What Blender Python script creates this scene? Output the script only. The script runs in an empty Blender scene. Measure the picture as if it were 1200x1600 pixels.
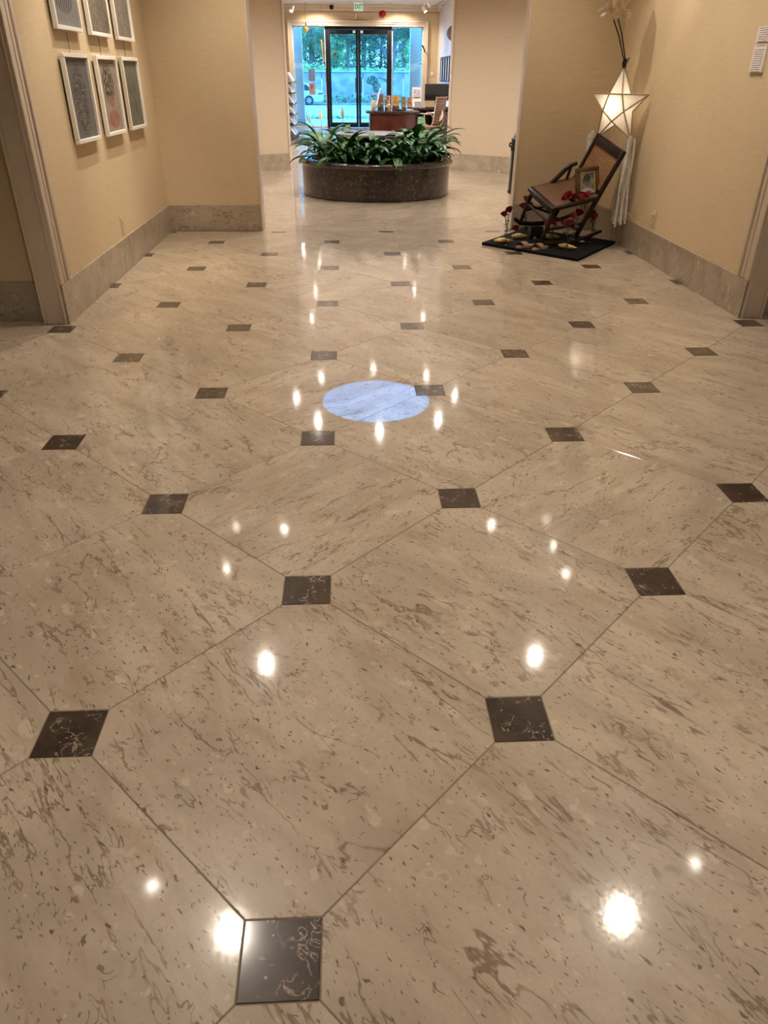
import bpy, bmesh, math, random
from mathutils import Vector, Matrix
PI = math.pi
sc = bpy.context.scene
C = sc.collection

# ------------------------------------------------------------------ camera
cam_d = bpy.data.cameras.new('camera'); cam = bpy.data.objects.new('camera', cam_d); C.objects.link(cam)
pitch, yaw, roll = 0.54254026, 0.05053982, 0.00594257
fwd = Vector((math.sin(yaw)*math.cos(pitch), math.cos(yaw)*math.cos(pitch), -math.sin(pitch)))
rgt = Vector((math.cos(yaw), -math.sin(yaw), 0)); upv = rgt.cross(fwd)
r2 = rgt*math.cos(roll) + upv*math.sin(roll); u2 = upv*math.cos(roll) - rgt*math.sin(roll)
M = Matrix((r2, u2, -fwd)).transposed().to_4x4()
M.translation = Vector((0.13306, -0.64814, 1.24598))
cam.matrix_world = M
cam_d.sensor_fit = 'HORIZONTAL'; cam_d.sensor_width = 36.0; cam_d.lens = 36.0*1131.158/1200.0
cam_d.clip_start = 0.05; cam_d.clip_end = 400
sc.camera = cam

# ------------------------------------------------------------------ world (daylight, blue against the warm lamps) and exposure
w = bpy.data.worlds.new('daylight'); sc.world = w; w.use_nodes = True
bg = w.node_tree.nodes['Background']; bg.inputs[0].default_value = (0.105, 0.45, 1.0, 1); bg.inputs[1].default_value = 8.0
vs = sc.view_settings
vs.view_transform = 'Standard'; vs.look = 'None'; vs.gamma = 1.0; vs.use_curve_mapping = False; vs.exposure = 0.19
WARM = (1.0, 0.88, 0.74); COOL = (1.0, 0.93, 0.86)
P_HALL, P_RING, P_LOBBY, P_TRACK = 88.0, 80.0, 270.0, 40.0
sc.cycles.sample_clamp_indirect = 6.0
sc.cycles.max_bounces = 6
sc.cycles.diffuse_bounces = 4
sc.cycles.glossy_bounces = 4
sc.cycles.use_light_tree = False
sc.cycles.adaptive_threshold = 0.03
sc.cycles.caustics_reflective = False
sc.cycles.transparent_max_bounces = 12

# ------------------------------------------------------------------ mesh helpers
class MB:
    def __init__(s): s.v = []; s.f = []
    def add(s, vs_, fs_):
        o = len(s.v); s.v += [Vector(p) for p in vs_]; s.f += [tuple(i+o for i in f) for f in fs_]; return s
    def box(s, x0, x1, y0, y1, z0, z1):
        return s.add([(x0,y0,z0),(x1,y0,z0),(x1,y1,z0),(x0,y1,z0),(x0,y0,z1),(x1,y0,z1),(x1,y1,z1),(x0,y1,z1)],
              [(0,3,2,1),(4,5,6,7),(0,1,5,4),(1,2,6,5),(2,3,7,6),(3,0,4,7)])
    def bbox(s, x0, x1, y0, y1, z0, z1, b=0.005, seg=2):
        bm = bmesh.new(); bmesh.ops.create_cube(bm, size=1)
        for v in bm.verts: v.co = ((x0+x1)/2+v.co.x*(x1-x0), (y0+y1)/2+v.co.y*(y1-y0), (z0+z1)/2+v.co.z*(z1-z0))
        bmesh.ops.bevel(bm, geom=bm.edges[:], offset=b, segments=seg, profile=0.5, affect='EDGES')
        return s.bm(bm)
    def bm(s, bm):
        bm.verts.index_update()
        s.add([v.co.copy() for v in bm.verts], [tuple(v.index for v in f.verts) for f in bm.faces]); bm.free(); return s
    def obox(s, o, a, b, c):       # oriented box from a corner and three edge vectors
        o, a, b, c = Vector(o), Vector(a), Vector(b), Vector(c)
        p = [o, o+a, o+a+b, o+b, o+c, o+a+c, o+a+b+c, o+b+c]
        fs = [(0,3,2,1),(4,5,6,7),(0,1,5,4),(1,2,6,5),(2,3,7,6),(3,0,4,7)]
        if a.cross(b).dot(c) < 0: fs = [tuple(reversed(f)) for f in fs]
        return s.add(p, fs)
    def tube(s, pts, r, n=8, cap=True):
        pts = [Vector(p) for p in pts]; m = len(pts)
        rs = r if isinstance(r, (list, tuple)) else [r]*m
        t0 = (pts[1]-pts[0]).normalized()
        ref = Vector((0,0,1)) if abs(t0.z) < 0.9 else Vector((1,0,0))
        x = t0.cross(ref).normalized(); vs_ = []
        for i, p in enumerate(pts):
            t = (pts[min(i+1,m-1)]-pts[max(i-1,0)]).normalized()
            x = (x - t*x.dot(t)).normalized(); y = t.cross(x)
            for k in range(n):
                a = 2*PI*k/n; vs_.append(p + (x*math.cos(a)+y*math.sin(a))*rs[i])
        fs = [(i*n+k, i*n+(k+1)%n, (i+1)*n+(k+1)%n, (i+1)*n+k) for i in range(m-1) for k in range(n)]
        if cap: fs += [tuple(reversed(range(n))), tuple(range((m-1)*n, m*n))]
        return s.add(vs_, fs)
    def lathe(s, prof, cx=0, cy=0, cz=0, n=48, a0=0, a1=2*PI):
        full = abs(a1-a0-2*PI) < 1e-6; k_ = n if full else n+1; vs_ = []
        for r, z in prof:
            for k in range(k_):
                a = a0+(a1-a0)*k/n; vs_.append((cx+r*math.cos(a), cy+r*math.sin(a), cz+z))
        fs = []
        for i in range(len(prof)-1):
            for k in range(n):
                k1 = (k+1) % k_; fs.append((i*k_+k, i*k_+k1, (i+1)*k_+k1, (i+1)*k_+k))
        return s.add(vs_, fs)
    def prism(s, poly, z0, z1):
        n = len(poly)
        return s.add([(x,y,z0) for x,y in poly]+[(x,y,z1) for x,y in poly],
              [tuple(reversed(range(n))), tuple(range(n,2*n))]+[(i,(i+1)%n,n+(i+1)%n,n+i) for i in range(n)])
    def ell(s, c, rx, ry, rz, nu=14, nv=9):
        c = Vector(c); vs_ = [c+Vector((0,0,-rz))]
        for j in range(1, nv):
            t = -PI/2+PI*j/nv
            for i in range(nu):
                a = 2*PI*i/nu; vs_.append(c+Vector((rx*math.cos(t)*math.cos(a), ry*math.cos(t)*math.sin(a), rz*math.sin(t))))
        vs_.append(c+Vector((0,0,rz))); fs = []
        for i in range(nu): fs.append((0, 1+(i+1)%nu, 1+i)); fs.append((len(vs_)-1, 1+(nv-2)*nu+i, 1+(nv-2)*nu+(i+1)%nu))
        for j in range(nv-2):
            for i in range(nu): fs.append((1+j*nu+i, 1+j*nu+(i+1)%nu, 1+(j+1)*nu+(i+1)%nu, 1+(j+1)*nu+i))
        return s.add(vs_, fs)
    def xf(s, m):
        s.v = [m @ v for v in s.v]; return s
    def mesh(s, name, smooth=35):
        me = bpy.data.meshes.new(name); me.from_pydata([tuple(v) for v in s.v], [], s.f); me.update()
        if smooth:
            me.polygons.foreach_set('use_smooth', [True]*len(me.polygons)); me.set_sharp_from_angle(angle=math.radians(smooth))
        return me
    def build(s, name, m, parent=None, smooth=35, local=False, loc=None):
        """One mesh object. World coordinates in; the origin goes to the parent's place, or to the thing's base."""
        if parent is not None:
            if not local:
                off = Vector((0,0,0)); p = parent
                while p is not None: off += p.location; p = p.parent
                s.v = [v-off for v in s.v]
            o = bpy.data.objects.new(name, s.mesh(name, smooth)); C.objects.link(o); o.parent = parent
            if loc is not None: o.location = loc
        else:
            if loc is None and not local:
                lo = [min(v[i] for v in s.v) for i in range(3)]; hi = [max(v[i] for v in s.v) for i in range(3)]
                loc = Vector(((lo[0]+hi[0])/2, (lo[1]+hi[1])/2, lo[2])); s.v = [v-loc for v in s.v]
            o = bpy.data.objects.new(name, s.mesh(name, smooth)); C.objects.link(o)
            if loc is not None: o.location = loc
        o.data.materials.append(m); return o
def tag(o, label=None, cat=None, group=None, kind=None):
    if label: o['label'] = label
    if cat: o['category'] = cat
    if group: o['group'] = group
    if kind: o['kind'] = kind
    return o
def thing(name, label, cat, loc=(0,0,0), rz=0, group=None):
    o = bpy.data.objects.new(name, None); C.objects.link(o); o.location = loc; o.rotation_euler = (0,0,rz); o.empty_display_size = 0.1
    return tag(o, label, cat, group)
def copy_of(o, parent, loc, rot=(0,0,0), scale=(1,1,1)):
    c = o.copy(); C.objects.link(c); c.parent = parent; c.location = loc; c.rotation_euler = rot; c.scale = scale; return c
def inst(name, me, parent, loc, rot=(0,0,0), scale=(1,1,1)):
    c = bpy.data.objects.new(name, me); C.objects.link(c); c.parent = parent; c.location = loc; c.rotation_euler = rot; c.scale = scale; return c
def struct(name, mb, m, label=None, parent=None, smooth=35):
    o = mb.build(name, m, parent, smooth)
    if parent is None: o['kind'] = 'structure'
    if label: o['label'] = label
    return o

# ------------------------------------------------------------------ materials
class NT:
    def __init__(s, name):
        s.m = bpy.data.materials.new(name); s.m.use_nodes = True; s.t = s.m.node_tree; s.n = s.t.nodes
        s.p = s.n['Principled BSDF']; s.out = s.n['Material Output']
    def node(s, typ, **kw):
        x = s.n.new(typ)
        for k, v in kw.items(): setattr(x, k, v)
        return x
    def put(s, sock, v):
        if isinstance(v, bpy.types.NodeSocket): s.t.links.new(v, sock)
        elif v is not None:
            if isinstance(v, (tuple, list)) and len(v) == 3 and len(sock.default_value) == 4: v = (*v, 1)
            sock.default_value = v
    def coord(s, kind='Object', rand=0.0, scale=(1,1,1), rot=(0,0,0), wob=0):
        tc = s.node('ShaderNodeTexCoord'); v = tc.outputs[kind]
        if rand:
            oi = s.node('ShaderNodeObjectInfo'); mu = s.node('ShaderNodeVectorMath', operation='SCALE')
            cx = s.node('ShaderNodeCombineXYZ'); s.put(cx.inputs[0], oi.outputs['Random']); 
            m1 = s.math('MULTIPLY', oi.outputs['Random'], 7.31); s.put(cx.inputs[1], m1)
            m2 = s.math('MULTIPLY', oi.outputs['Random'], 3.77); s.put(cx.inputs[2], m2)
            s.put(mu.inputs[0], cx.outputs[0]); s.put(mu.inputs['Scale'], rand)
            ad = s.node('ShaderNodeVectorMath', operation='ADD'); s.put(ad.inputs[0], v); s.put(ad.inputs[1], mu.outputs[0]); v = ad.outputs[0]
        mp = s.node('ShaderNodeMapping'); s.put(mp.inputs[0], v); mp.inputs['Rotation'].default_value = rot; mp.inputs['Scale'].default_value = scale
        return mp.outputs[0]
    def noise(s, vec, scale, detail=3, rough=0.55, dist=0, col=False):
        x = s.node('ShaderNodeTexNoise'); s.put(x.inputs['Vector'], vec); x.inputs['Scale'].default_value = scale
        x.inputs['Detail'].default_value = detail; x.inputs['Roughness'].default_value = rough; x.inputs['Distortion'].default_value = dist
        return x.outputs[1 if col else 0]
    def vor(s, vec, scale, feat='F1', out='Distance', rnd=1.0):
        x = s.node('ShaderNodeTexVoronoi', feature=feat); s.put(x.inputs['Vector'], vec); x.inputs['Scale'].default_value = scale
        x.inputs['Randomness'].default_value = rnd; return x.outputs[out]
    def math(s, op, a, b=None, c=None, clamp=False):
        x = s.node('ShaderNodeMath', operation=op, use_clamp=clamp); s.put(x.inputs[0], a)
        if b is not None: s.put(x.inputs[1], b)
        if c is not None: s.put(x.inputs[2], c)
        return x.outputs[0]
    def ramp(s, f, a, b, lo=0.0, hi=1.0):
        x = s.node('ShaderNodeMapRange'); x.interpolation_type = 'SMOOTHSTEP'
        s.put(x.inputs[0], f); x.inputs[1].default_value = a; x.inputs[2].default_value = b; x.inputs[3].default_value = lo; x.inputs[4].default_value = hi
        return x.outputs[0]
    def mix(s, f, a, b, mode='MIX'):
        x = s.node('ShaderNodeMix', data_type='RGBA', blend_type=mode)
        s.put(x.inputs[0], f); s.put(x.inputs[6], a); s.put(x.inputs[7], b); return x.outputs[2]
    def bump(s, h, strength=0.2, dist=0.002):
        x = s.node('ShaderNodeBump'); x.inputs['Strength'].default_value = strength; x.inputs['Distance'].default_value = dist
        s.put(x.inputs['Height'], h); s.put(s.p.inputs['Normal'], x.outputs[0])
    def fin(s, col, rough=0.5, spec=0.5, metal=0, coat=0, coat_r=0.05, **kw):
        s.put(s.p.inputs['Base Color'], col); s.put(s.p.inputs['Roughness'], rough); s.p.inputs['Specular IOR Level'].default_value = spec
        s.p.inputs['Metallic'].default_value = metal; s.p.inputs['Coat Weight'].default_value = coat; s.put(s.p.inputs['Coat Roughness'], coat_r)
        for k, v in kw.items(): s.put(s.p.inputs[k.replace('_', ' ')], v)
        return s.m
def plain(name, col, rough=0.5, var=0.12, scale=30.0, **kw):
    t = NT(name); v = t.coord('Object', rand=3.0)
    n = t.noise(v, scale, 4); f = t.ramp(n, 0.3, 0.7)
    lo = tuple(c*(1-var) for c in col); hi = tuple(min(1, c*(1+var)) for c in col)
    return t.fin(t.mix(f, lo, hi), rough, **kw)
def emit(name, col, strength):
    t = NT(name); t.fin(col, 0.4); t.put(t.p.inputs['Emission Color'], col); t.p.inputs['Emission Strength'].default_value = strength
    t.m.cycles.emission_sampling = 'NONE'
    return t.m

def marble(name, dark=(.388,.312,.230), light=(.528,.436,.333), vein=(.17,.105,.062), cream=(.66,.55,.42), angle=0.88, polish=True, k=1.0):
    t = NT(name)
    v = t.coord('Object', rand=23.0, rot=(0,0,angle))
    st = t.node('ShaderNodeMapping'); t.put(st.inputs[0], v); st.inputs['Scale'].default_value = (0.38, 1.0, 0.8); sv = st.outputs[0]
    st2 = t.node('ShaderNodeMapping'); t.put(st2.inputs[0], v); st2.inputs['Scale'].default_value = (0.6, 1.0, 0.8); sv2 = st2.outputs[0]
    base = t.mix(t.ramp(t.noise(sv, 5*k, 5, 0.6, 0.6), 0.32, 0.68), dark, light)
    base = t.mix(t.ramp(t.noise(v, 90*k, 3, 0.7), 0.35, 0.75, 0, 0.35), base, dark)
    # pale shell fragments
    wv = t.node('ShaderNodeVectorMath', operation='ADD'); t.put(wv.inputs[0], sv2); sc_ = t.node('ShaderNodeVectorMath', operation='SCALE')
    t.put(sc_.inputs[0], t.noise(v, 25*k, 2, 0.5, 0, True)); sc_.inputs['Scale'].default_value = 0.05/k; t.put(wv.inputs[1], sc_.outputs[0])
    d = t.vor(wv.outputs[0], 15*k); sel = t.vor(wv.outputs[0], 15*k, 'F1', 'Color')
    sep = t.node('ShaderNodeSeparateColor'); t.put(sep.inputs[0], sel)
    blob = t.math('MULTIPLY', t.ramp(d, 0.30, 0.18), t.ramp(sep.outputs[0], 0.70, 0.76))
    base = t.mix(t.math('MULTIPLY', blob, 0.42), base, cream)
    d5 = t.vor(wv.outputs[0], 38*k); s5 = t.node('ShaderNodeSeparateColor'); t.put(s5.inputs[0], t.vor(wv.outputs[0], 38*k, 'F1', 'Color'))
    base = t.mix(t.math('MULTIPLY', t.math('MULTIPLY', t.ramp(d5, 0.32, 0.20), t.ramp(s5.outputs[1], 0.72, 0.78)), 0.38), base, cream)
    base = t.mix(t.math('MULTIPLY', t.math('MULTIPLY', t.ramp(d5, 0.30, 0.20), t.ramp(s5.outputs[2], 0.78, 0.84)), 0.30), base, tuple(c*1.5 for c in vein))
    blob2 = t.math('MULTIPLY', t.ramp(d, 0.22, 0.14), t.ramp(sep.outputs[1], 0.90, 0.92))
    base = t.mix(t.math('MULTIPLY', blob2, 0.3), base, vein)
    # long wandering veins, several abreast along the bedding of the stone
    st3 = t.node('ShaderNodeMapping'); t.put(st3.inputs[0], v); st3.inputs['Scale'].default_value = (0.30, 1.0, 0.8)
    n1 = t.noise(st3.outputs[0], 3.4*k, 6, 0.60, 0.35)
    a1 = t.math('ABSOLUTE', t.math('SUBTRACT', t.math('FRACT', t.math('MULTIPLY', n1, 7.0)), 0.5))
    vein1 = t.math('MULTIPLY', t.ramp(a1, 0.060, 0.008), t.ramp(t.noise(v, 6*k, 3), 0.42, 0.56))
    n1b = t.noise(st3.outputs[0], 11*k, 4, 0.55, 0.5); a1b = t.math('ABSOLUTE', t.math('SUBTRACT', n1b, 0.48))
    vein1b = t.math('MULTIPLY', t.ramp(a1b, 0.014, 0.003), t.ramp(t.noise(v, 13*k, 2), 0.46, 0.58))
    soft = t.math('MULTIPLY', t.ramp(t.noise(st3.outputs[0], 14*k, 4, 0.6, 0.5), 0.52, 0.74), 0.38)
    base = t.mix(soft, base, tuple(c*1.9 for c in vein))
    base = t.mix(t.math('MULTIPLY', vein1, 0.78), base, vein); base = t.mix(t.math('MULTIPLY', vein1b, 0.58), base, vein)
    # short bent dashes lying along the same direction
    wp = t.node('ShaderNodeVectorMath', operation='ADD'); ws = t.node('ShaderNodeVectorMath', operation='SCALE')
    t.put(ws.inputs[0], t.noise(v, 38*k, 2, 0.5, 0, True)); ws.inputs['Scale'].default_value = 0.026/k; t.put(wp.inputs[0], v); t.put(wp.inputs[1], ws.outputs[0])
    dens = t.ramp(t.noise(sv2, 5*k, 2), 0.38, 0.62, 0.0, 0.16)
    for sc2, ratio, thr, keep, amt, ph in ((62, 0.28, 0.20, 0.66, 0.85, 0.0), (130, 0.30, 0.26, 0.50, 0.70, 3.1), (40, 0.38, 0.13, 0.78, 0.85, 7.7), (85, 0.22, 0.17, 0.62, 0.75, 11.3)):
        mpn = t.node('ShaderNodeMapping'); t.put(mpn.inputs[0], wp.outputs[0]); mpn.inputs['Scale'].default_value = (ratio, 1.0, 0.8); mpn.inputs['Location'].default_value = (ph, ph, 0)
        mpn.inputs['Rotation'].default_value = (0, 0, 0.0)
        dd = t.vor(mpn.outputs[0], sc2*k); cc = t.node('ShaderNodeSeparateColor'); t.put(cc.inputs[0], t.vor(mpn.outputs[0], sc2*k, 'F1', 'Color'))
        pick = t.math('GREATER_THAN', t.math('ADD', cc.outputs[0], dens), keep+0.08)
        dash = t.math('MULTIPLY', t.ramp(dd, thr, thr*0.5), pick)
        base = t.mix(t.math('MULTIPLY', dash, amt), base, tuple(c*0.62 for c in vein))
    # a few curled fossils
    n2 = t.noise(sv2, 30*k, 1, 0.5, 1.2); a2 = t.math('ABSOLUTE', t.math('SUBTRACT', n2, 0.5))
    fl = t.math('MULTIPLY', t.ramp(a2, 0.030, 0.012), t.ramp(t.noise(sv2, 20*k, 1), 0.68, 0.72))
    base = t.mix(t.math('MULTIPLY', fl, 0.7), base, tuple(c*0.8 for c in vein))
    d4 = t.vor(v, 80*k); s4 = t.node('ShaderNodeSeparateColor'); t.put(s4.inputs[0], t.vor(v, 80*k, 'F1', 'Color'))
    wh = t.math('MULTIPLY', t.ramp(d4, 0.32, 0.15), t.ramp(s4.outputs[0], 0.97, 0.98))
    base = t.mix(t.math('MULTIPLY', wh, 0.35), base, (.78,.68,.55))
    oi = t.node('ShaderNodeObjectInfo'); tone = t.ramp(oi.outputs['Random'], 0, 1, 0.93, 1.05)
    hs = t.node('ShaderNodeHueSaturation'); t.put(hs.inputs['Color'], base); t.put(hs.inputs['Value'], tone)
    if polish:
        rn = t.ramp(t.noise(v, 130, 2), 0.3, 0.7, 0.055, 0.085)
        return t.fin(hs.outputs[0], 0.32, spec=0.2, coat=1.0, coat_r=rn, Coat_IOR=1.5)
    return t.fin(hs.outputs[0], 0.3, spec=0.4, coat=0.3, coat_r=0.12)
def dark_stone(name, a=(.026,.017,.012), b=(.066,.043,.030), fleck=(.40,.31,.24), k=1.0, fa=0.8, rough=0.09):
    t = NT(name); v = t.coord('Object', rand=31.0)
    base = t.mix(t.ramp(t.noise(v, 14*k, 5, 0.6, 0.4), 0.3, 0.72), a, b)
    n = t.noise(v, 26*k, 3, 0.55, 1.2); ab = t.math('ABSOLUTE', t.math('SUBTRACT', n, 0.5))
    curl = t.math('MULTIPLY', t.ramp(ab, 0.03, 0.008), t.ramp(t.noise(v, 17*k, 2), 0.50, 0.62))
    base = t.mix(t.math('MULTIPLY', curl, fa), base, fleck)
    d = t.vor(v, 75*k); s_ = t.node('ShaderNodeSeparateColor'); t.put(s_.inputs[0], t.vor(v, 75*k, 'F1', 'Color'))
    dots = t.math('MULTIPLY', t.ramp(d, 0.25, 0.12), t.ramp(s_.outputs[0], 0.86, 0.9))
    base = t.mix(t.math('MULTIPLY', dots, fa), base, fleck)
    return t.fin(base, 0.3, spec=0.2, coat=1.0, coat_r=rough)
def grass_cloth(name, col):
    t = NT(name); v = t.coord('Object')
    s1 = t.node('ShaderNodeMapping'); t.put(s1.inputs[0], v); s1.inputs['Scale'].default_value = (9, 9, 240)
    s2 = t.node('ShaderNodeMapping'); t.put(s2.inputs[0], v); s2.inputs['Scale'].default_value = (260, 260, 12)
    a = t.noise(s1.outputs[0], 1.0, 3, 0.6); b = t.noise(s2.outputs[0], 1.0, 3, 0.6)
    h = t.math('ADD', t.math('MULTIPLY', a, 0.65), t.math('MULTIPLY', b, 0.35))
    big = t.ramp(t.noise(v, 1.4, 2), 0.3, 0.7, 0.0, 0.25)
    c1 = t.mix(t.ramp(h, 0.35, 0.65), tuple(x*0.92 for x in col), tuple(min(1, x*1.06) for x in col))
    c2 = t.mix(big, c1, tuple(x*0.9 for x in col))
    t.bump(h, 0.15, 0.001)
    return t.fin(c2, 0.8, spec=0.15)
M_FLOOR = marble('polished_beige_marble')
M_BASE = marble('beige_marble_panel', dark=(.325,.270,.200), light=(.425,.360,.275), angle=0.2, polish=False, k=1.1)
M_INSET = dark_stone('dark_brown_marble')
M_GRANITE = dark_stone('brown_granite', a=(.012,.007,.006), b=(.034,.020,.016), fleck=(.30,.21,.16), k=1.5, fa=0.7, rough=0.12)
M_GROUT = plain('grout', (.20,.145,.095), 0.8)
M_WALL = grass_cloth('tan_grass_cloth', (.625,.495,.322))
M_WALL2 = grass_cloth('pale_tan_wall', (.57,.465,.345))
M_CREAM = plain('cream_paint', (.66,.56,.45), 0.45, var=0.03, scale=8)
M_WHITE = plain('white_paint', (.74,.70,.66), 0.5, var=0.03, scale=8)
M_CEIL = plain('ceiling_paint', (.80,.77,.74), 0.85, var=0.02, scale=5)
M_BLACK = plain('black_metal', (.006,.006,.007), 0.45, spec=.25)
M_STEEL = plain('brushed_steel', (.45,.43,.41), 0.28, var=0.06, metal=1.0)
M_CHROME = plain('chrome', (.75,.74,.72), 0.12, var=0.03, metal=1.0)
M_RUBBER = plain('black_plastic', (.018,.017,.017), 0.45)
M_FWHITE = plain('white_frame_paint', (.80,.77,.72), 0.4, var=0.02)
M_OUTLET = plain('ivory_plastic', (.62,.48,.30), 0.4, var=0.02)
M_LAMP = emit('lamp_lens', (1.0,.92,.80), 90.0)
M_PAPER = plain('white_paper', (.78,.73,.66), 0.7, var=0.03)

# ------------------------------------------------------------------ floor
A = 0.5; S = 0.1325*A; J = 0.0011
def tile_mesh(name, poly, chamfer=0.0012, depth=0.010):
    n = len(poly); cx = sum(p[0] for p in poly)/n; cy = sum(p[1] for p in poly)/n
    def inset(d):
        out = []
        for i in range(n):
            p0, p1, p2 = Vector(poly[i-1]), Vector(poly[i]), Vector(poly[(i+1) % n])
            e1 = (p1-p0).normalized(); e2 = (p2-p1).normalized(); n1 = Vector((-e1.y, e1.x)); n2 = Vector((-e2.y, e2.x))
            k = d/max(0.2, 1+n1.dot(n2)); out.append(p1+(n1+n2)*k)
        return out
    r0 = inset(J); r1 = inset(J+chamfer)
    mb = MB(); mb.v = [Vector((p[0],p[1],-depth)) for p in r0]+[Vector((p[0],p[1],-chamfer)) for p in r0]+[Vector((p[0],p[1],0)) for p in r1]
    for a in (0, n): mb.f += [(a+i, a+(i+1) % n, a+n+(i+1) % n, a+n+i) for i in range(n)]
    mb.f.append(tuple(range(2*n, 3*n)))
    return mb.mesh(name, 0)
floor = struct('floor', MB().box(-6, 7, -4, 22.25, -0.2, -0.0016), M_GROUT, 'polished beige marble floor with small dark square insets')
def tiles(name, me, m): me.materials.append(m); return me
B1 = A-S
octo = tiles('o', tile_mesh('marble_tile', [(B1,-S),(B1,S),(S,B1),(-S,B1),(-B1,S),(-B1,-S),(-S,-B1),(S,-B1)]), M_FLOOR)
octo_half = tiles('o', tile_mesh('marble_tile_half', [(B1,-S),(B1,0),(-B1,0),(-B1,-S),(-S,-B1),(S,-B1)]), M_FLOOR)
sq = tiles('s', tile_mesh('inset_tile', [(S,-S),(S,S),(-S,S),(-S,-S)]), M_INSET)
sq_half = tiles('s', tile_mesh('inset_tile_half', [(S,-S),(S,0),(-S,0),(-S,-S)]), M_INSET)
rng = random.Random(7)
fl = Vector((0,0,0)) - floor.location
for j in range(-5, 14):
    for i in range(-8, 11):
        if j > 7 and (i < -3 or i > 5): continue
        p = Vector((i*A, j*A, 0)) + fl
        if (i+j) % 2 == 0: inst('inset_tile', sq_half if j == 13 else sq, floor, p, (0,0,0 if j == 13 else rng.randint(0,3)*PI/2))
        else: inst('marble_tile', octo_half if j == 13 else octo, floor, p, (0,0,0 if j == 13 else rng.choice((0,0,PI,PI,PI/2))))
# rotunda: rings of slabs round the planter
RC = Vector((0.5, 9.25)); RR = 2.75
def ring(r0, r1, n, ph):
    for k in range(n):
        a0 = 2*PI*k/n+ph; a1 = 2*PI*(k+1)/n+ph; m = 4
        po = [(r1*math.cos(a0+(a1-a0)*t/m), r1*math.sin(a0+(a1-a0)*t/m)) for t in range(m+1)]
        pi_ = [(r0*math.cos(a1+(a0-a1)*t/m), r0*math.sin(a1+(a0-a1)*t/m)) for t in range(m+1)]
        ac = (a0+a1)/2; rc = (r0+r1)/2; c = Vector((rc*math.cos(ac), rc*math.sin(ac)))
        if k == 0:
            pl = [Matrix.Rotation(-ac, 2) @ Vector(p) - Vector((rc, 0)) for p in po+pi_]
            me = tiles('r', tile_mesh('marble_slab', [tuple(p) for p in pl]), M_FLOOR); 
        inst('marble_slab', me, floor, Vector((RC.x+c.x, RC.y+c.y, 0))+fl, (0,0,ac))
ring(0.86, 1.50, 16, 0.1); ring(1.50, 2.12, 22, 0.05); ring(2.12, RR, 28, 0.0)
for sx in (-1, 1):
    poly = [(0.5+sx*1.16, 6.5)] + [(0.5+sx*1.16*t, RC.y-math.sqrt(RR**2-(1.16*t)**2)) for t in (1, .8, .6, .45, .3)] + [(0.5+sx*0.3, 6.5)]
    if sx > 0: poly = poly[::-1]
    poly = poly[::-1]
    inst('threshold_slab', tiles('r', tile_mesh('threshold_slab', poly if sum((poly[i-1][0]*poly[i][1]-poly[i][0]*poly[i-1][1]) for i in range(len(poly))) > 0 else poly[::-1]), M_FLOOR), floor, fl)
slab = tiles('l', tile_mesh('lobby_slab', [(0,0),(1.06,0),(1.06,1.02),(0,1.02)]), M_FLOOR)
for i in range(4):
    for j in range(10): inst('lobby_slab', slab, floor, Vector((-1.6+i*1.06, 11.8+j*1.02, -0.0008 if j == 0 else 0))+fl)

# ------------------------------------------------------------------ shell
H = 2.8
struct('ceiling', MB().box(-6, 7, -4, 22.25, H, H+0.3), M_CEIL, 'white ceiling')
struct('wall_left', MB().box(-1.75, -1.5, 3.70, 6.56, 0, H), M_WALL, 'tan grass cloth wall on the left with framed prints')
struct('wall_right', MB().box(2.5, 2.75, 3.70, 6.56, 0, H), M_WALL, 'tan grass cloth wall on the right')
struct('wall_front_left', MB().box(-1.75, -0.655, 6.56, 6.77, 0, H), M_WALL, 'tan wall stub left of the rotunda opening')
struct('wall_front_right', MB().box(1.685, 2.75, 6.56, 6.66, 0, H), M_WALL, 'tan wall stub behind the rocking chair')
struct('wall_side_left', MB().box(-6, -1.63, 3.68, 3.9, 0, H), M_WALL, 'dim tan wall of the left cross corridor')
struct('wall_side_right', MB().box(2.63, 7, 3.68, 3.9, 0, H), M_WALL, 'tan wall of the right cross corridor')
struct('wall_daylight_seal_left', MB().box(-6.2, -6, -4, 22.25, 0, H), M_WALL)  # unseen side wall, added to keep daylight from leaking into the rooms
struct('wall_daylight_seal_right', MB().box(7, 7.2, -4, 22.25, 0, H), M_WALL)  # unseen too, closes the other side against daylight leaks
struct('wall_back', MB().box(-6, 7, -4.2, -4, 0, H), M_WALL)
# rotunda walls
def arc_wall(name, a0, a1, z0, z1, r0, r1, m, label=None, parent=None, n=40):
    mb = MB(); mb.lathe([(r0,z0),(r0,z1),(r1,z1),(r1,z0),(r0,z0)], RC.x, RC.y, 0, n, a0, a1)
    mb.f = [tuple(reversed(f)) for f in mb.f]
    k = n+1; mb.f += [(0, k, 2*k, 3*k), tuple(reversed((n, k+n, 2*k+n, 3*k+n)))]
    return struct(name, mb, m, label, parent)
aN = math.acos(1.155/RR); aR = math.acos(1.35/RR); aF = math.acos(1.21/RR)
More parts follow.
